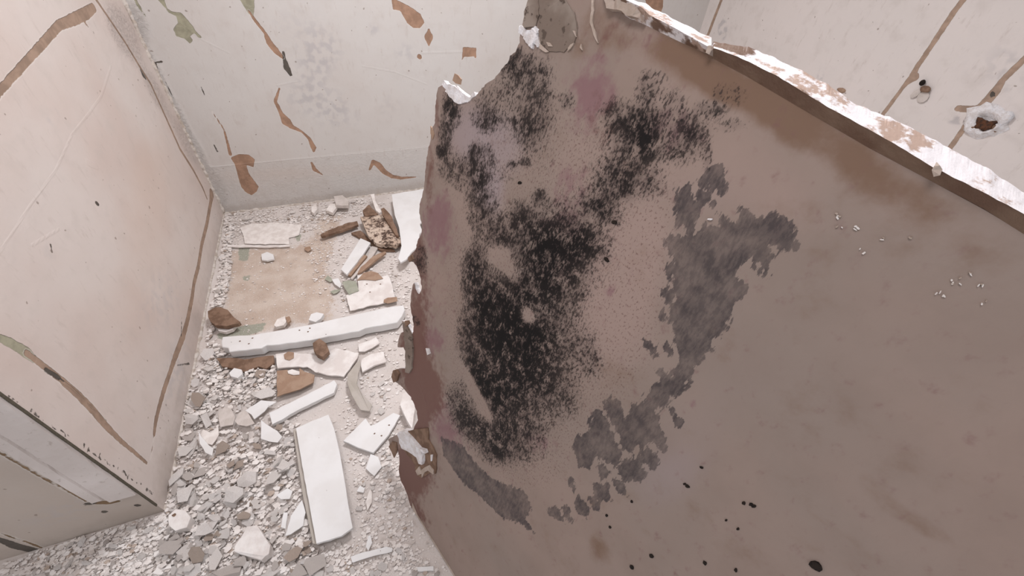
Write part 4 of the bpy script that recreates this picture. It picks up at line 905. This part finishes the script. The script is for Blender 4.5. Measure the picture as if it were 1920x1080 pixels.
AVOID = [[(545, 785), (620, 770), (670, 1010), (590, 1035)], z5([(220, 290), (1730, 30), (1680, 220), (1350, 290), (560, 490), (290, 480)]), zb([(1080,275),(1225,130),(1440,105),(1270,355)]), z5([(615,920),(1155,650),(1180,760),(650,1030)]),
         z5([(680,560),(1000,600),(980,690),(690,800)]), z5([(1255,600),(1355,480),(1470,870),(1360,910)]), z5([(675,440),(1350,430),(1230,630),(690,560)])]
PILE = [[(395, 640), (430, 680), (520, 690), (520, 760), (560, 790), (560, 860), (590, 1030), (600, 1078), (300, 1078), (300, 960), (330, 880), (350, 740)]]
LEFT = [[(300, 960), (600, 1020), (760, 1020), (830, 1078), (20, 1078), (100, 1030), (200, 990)]]
EDGE = [[(424, 405), (438, 420), (432, 520), (415, 600), (392, 640), (395, 590), (412, 520), (421, 450)]]
RIGHT = [[(660, 850), (745, 850), (765, 930), (700, 1000), (670, 960)], [(640, 560), (765, 500), (770, 560), (740, 590)], [(690, 690), (740, 720), (770, 780), (740, 800), (690, 790)]]
BACKR = [[(425, 400), (700, 372), (735, 380), (700, 400), (560, 425), (430, 425)]]
rr = random.Random(21)
placed = []
FMN = ['off-white', 'grey', 'tan', 'pale']
def nm_heap(g): return g.startswith('flakes in the heap')
def sample(regions):
    while True:
        q = rr.choice(regions); xs = [p[0] for p in q]; ys = [p[1] for p in q]
        p = (rr.uniform(min(xs), max(xs)), rr.uniform(min(ys), max(ys)))
        if inside(p, q) and not any(inside(p, a) for a in AVOID+SLABS): return p
def put_flake(p, size, zlay, name, label, cat, group, wts, tilt=.35, minsep=0.0):
    g = on_floor(p, zlay)
    if g[0] < XL+size*.9 and g[1] > YF-size*.5: g[0] = XL+size*.9+rr.uniform(0, .02)
    if g[1] > YB-size: g[1] = YB-size
    if g[0] < XL and g[1] > YF-size: return False
    if any(under_slab(g[0]+a*size*.7, g[1]+b*size*.7) for a, b in ((0, 0), (1, 0), (-1, 0), (0, 1), (0, -1))): return False
    for q in placed:
        if abs(q[0]-g[0]) < minsep*(size+q[3]) and abs(q[1]-g[1]) < minsep*(size+q[3]) and abs(q[2]-zlay) < .006: return False
    placed.append((g[0], g[1], zlay, size))
    i = rr.randrange(len(FL)); mi = rr.choices(range(4), wts)[0]
    o = flake_obj(name, i, mi)
    e_ = Matrix.Rotation(rr.uniform(0, 6.28), 4, 'Z')@Matrix.Rotation(rr.uniform(-tilt, tilt), 4, 'X')@Matrix.Rotation(rr.uniform(-tilt, tilt), 4, 'Y')
    o.rotation_euler = e_.to_euler(); o.scale = (size, size, size)
    R3 = o.rotation_euler.to_matrix(); zm = min((R3@v.co).z for v in FL[i].vertices)*size
    o.location = (float(g[0]), float(g[1]), zlay-zm)
    cn = FMN[mi]
    near = ''
    if nm_heap(group):
        y = p[1]; x = p[0]
        near = 'below the dark brown scrap' if y < 740 else ('beside the curved white shards' if y < 850 and x < 440 else ('left of the bright white short board' if x > 470 and y < 960 else ('at the end of the left wall' if x < 420 and y > 900 else ('round the largest white lump' if y > 930 else 'in the middle of the heap by the left wall'))))
        label = cn+' plaster flake '+near; group = cn+' flakes '+near
    else:
        label = cn+' '+label; group = cn+' '+group
    tag(o, label, cat, group); return True
jobs = [(PILE, 205, (.013, .036), (0.0, .006, .012, .020), 'plaster_flake', 'loose plaster flake in the rubble heap along the left wall', 'flakes in the heap by the left wall', (5, 3, 1.3, 4), .4),
        (LEFT, 52, (.010, .022), (0.0, .004), 'plaster_flake', 'small plaster flake scattered across the nearest strip of floor', 'flakes on the nearest strip of floor', (5, 3, .5, 4), .3),
        (EDGE, 22, (.014, .026), (0.0, .008), 'plaster_flake', 'plaster flake along the far foot of the left wall', 'flakes along the far left wall foot', (4, 3, 1, 3), .4),
        (RIGHT, 22, (.010, .022), (0.0, .003), 'plaster_flake', 'plaster flake between the boards and the leaning sheet', 'flakes beside the leaning sheet', (5, 1, .5, 5), .2),
        (BACKR, 14, (.012, .022), (0.0, .004), 'plaster_flake', 'plaster flake at the foot of the back wall', 'flakes at the back wall foot', (4, 3, 1, 3), .4)]
for regs, cnt, (s0, s1), lays, nm, lb, gp, wts, tl_ in jobs:
    d = 0; tries = 0
    while d < cnt and tries < cnt*30:
        tries += 1
        s_ = s0+(s1-s0)*rr.random()**1.8
        if put_flake(sample(regs), s_, rr.choice(lays), nm, lb, 'plaster flake', gp, wts, tl_, .35): d += 1

# ------------------------------------------------------------ uncountable small crumbs: one object
def crumbs(name, spec, label, seed):
    rr = random.Random(seed); vs = []; fs = []; mi = []
    global_rr = rr
    for regs, cnt, (s0, s1), zmax in spec:
        for _ in range(cnt):
            q = rr.choice(regs); xs = [p[0] for p in q]; ys = [p[1] for p in q]
            for _t in range(40):
                p = (rr.uniform(min(xs), max(xs)), rr.uniform(min(ys), max(ys)))
                if inside(p, q) and not any(inside(p, a) for a in SLABS): break
            else: continue
            g = on_floor(p, 0.0); s_ = s0+(s1-s0)*rr.random()**2.2
            if g[0] < XL+s_ and g[1] > YF-s_: g[0] = XL+s_+rr.uniform(0, .02)
            if g[1] > YB-s_ or under_slab(g[0], g[1]): continue
            n = rr.choice((3, 4, 5, 5)); a0 = rr.uniform(0, 6.28); z0 = rr.uniform(0, zmax); t = s_*rr.uniform(.15, .6)
            tx, ty = rr.uniform(-.4, .4), rr.uniform(-.4, .4); b = len(vs)
            for lv in (1, 0):
                for j in range(n):
                    a = a0+2*math.pi*j/n; r_ = s_*rr.uniform(.7, 1.1)*(1 if lv else .9)
                    x, y = math.cos(a)*r_, math.sin(a)*r_*.8
                    vs.append((float(g[0])+x, float(g[1])+y, z0+max(0, x*tx+y*ty)+t*lv))
            m_ = rr.choices(range(4), (5, 1.2, .5, 5))[0]
            fs.append(tuple(b+j for j in range(n))); mi.append(m_)
            fs.append(tuple(b+n+j for j in reversed(range(n)))); mi.append(m_)
            for j in range(n): k_ = (j+1) % n; fs.append((b+j, b+n+j, b+n+k_, b+k_)); mi.append(m_)
    me = bpy.data.meshes.new(name); me.from_pydata(vs, [], fs); me.update()
    for m_ in FM: me.materials.append(m_)
    me.polygons.foreach_set('material_index', mi)
    o = bpy.data.objects.new(name, me); COL.objects.link(o); tag(o, label, 'rubble', kind='stuff'); return o
ALLF = [[(425, 400), (790, 358), (765, 480), (770, 600), (740, 700), (770, 800), (750, 900), (770, 950), (850, 1078), (600, 1078), (100, 1078), (300, 960), (350, 740), (400, 580)]]
crumbs('plaster_rubble', [(PILE, 3000, (.003, .013), .012), (LEFT, 2200, (.0022, .009), .003), (EDGE, 900, (.004, .012), .012), (BACKR, 700, (.003, .010), .006), (ALLF, 2300, (.0015, .006), .001), ([[(665, 850), (745, 865), (765, 940), (790, 1040), (700, 1060), (668, 960)]], 420, (.003, .011), .002), ([[(770, 360), (1150, 318), (1050, 620), (780, 720)]], 2200, (.003, .012), .004), ([[(640, 510), (770, 470), (770, 560), (640, 600)]], 200, (.003, .010), .003), ([[(440, 415), (680, 395), (600, 430), (440, 460)]], 350, (.003, .009), .004),
    ([[(560, 430), (680, 420), (640, 520), (600, 560)]], 400, (.002, .008), .003), ([[(0, 1050), (300, 965), (320, 1078), (0, 1078)]], 700, (.003, .010), .006), ([[(395, 640), (520, 690), (500, 760), (380, 740)]], 500, (.004, .014), .02), ([[(640, 560), (770, 500), (770, 780), (750, 900), (660, 860), (640, 760)]], 500, (.002, .009), .004)],
    'fine plaster crumbs and dust strewn over the alcove floor', 77)
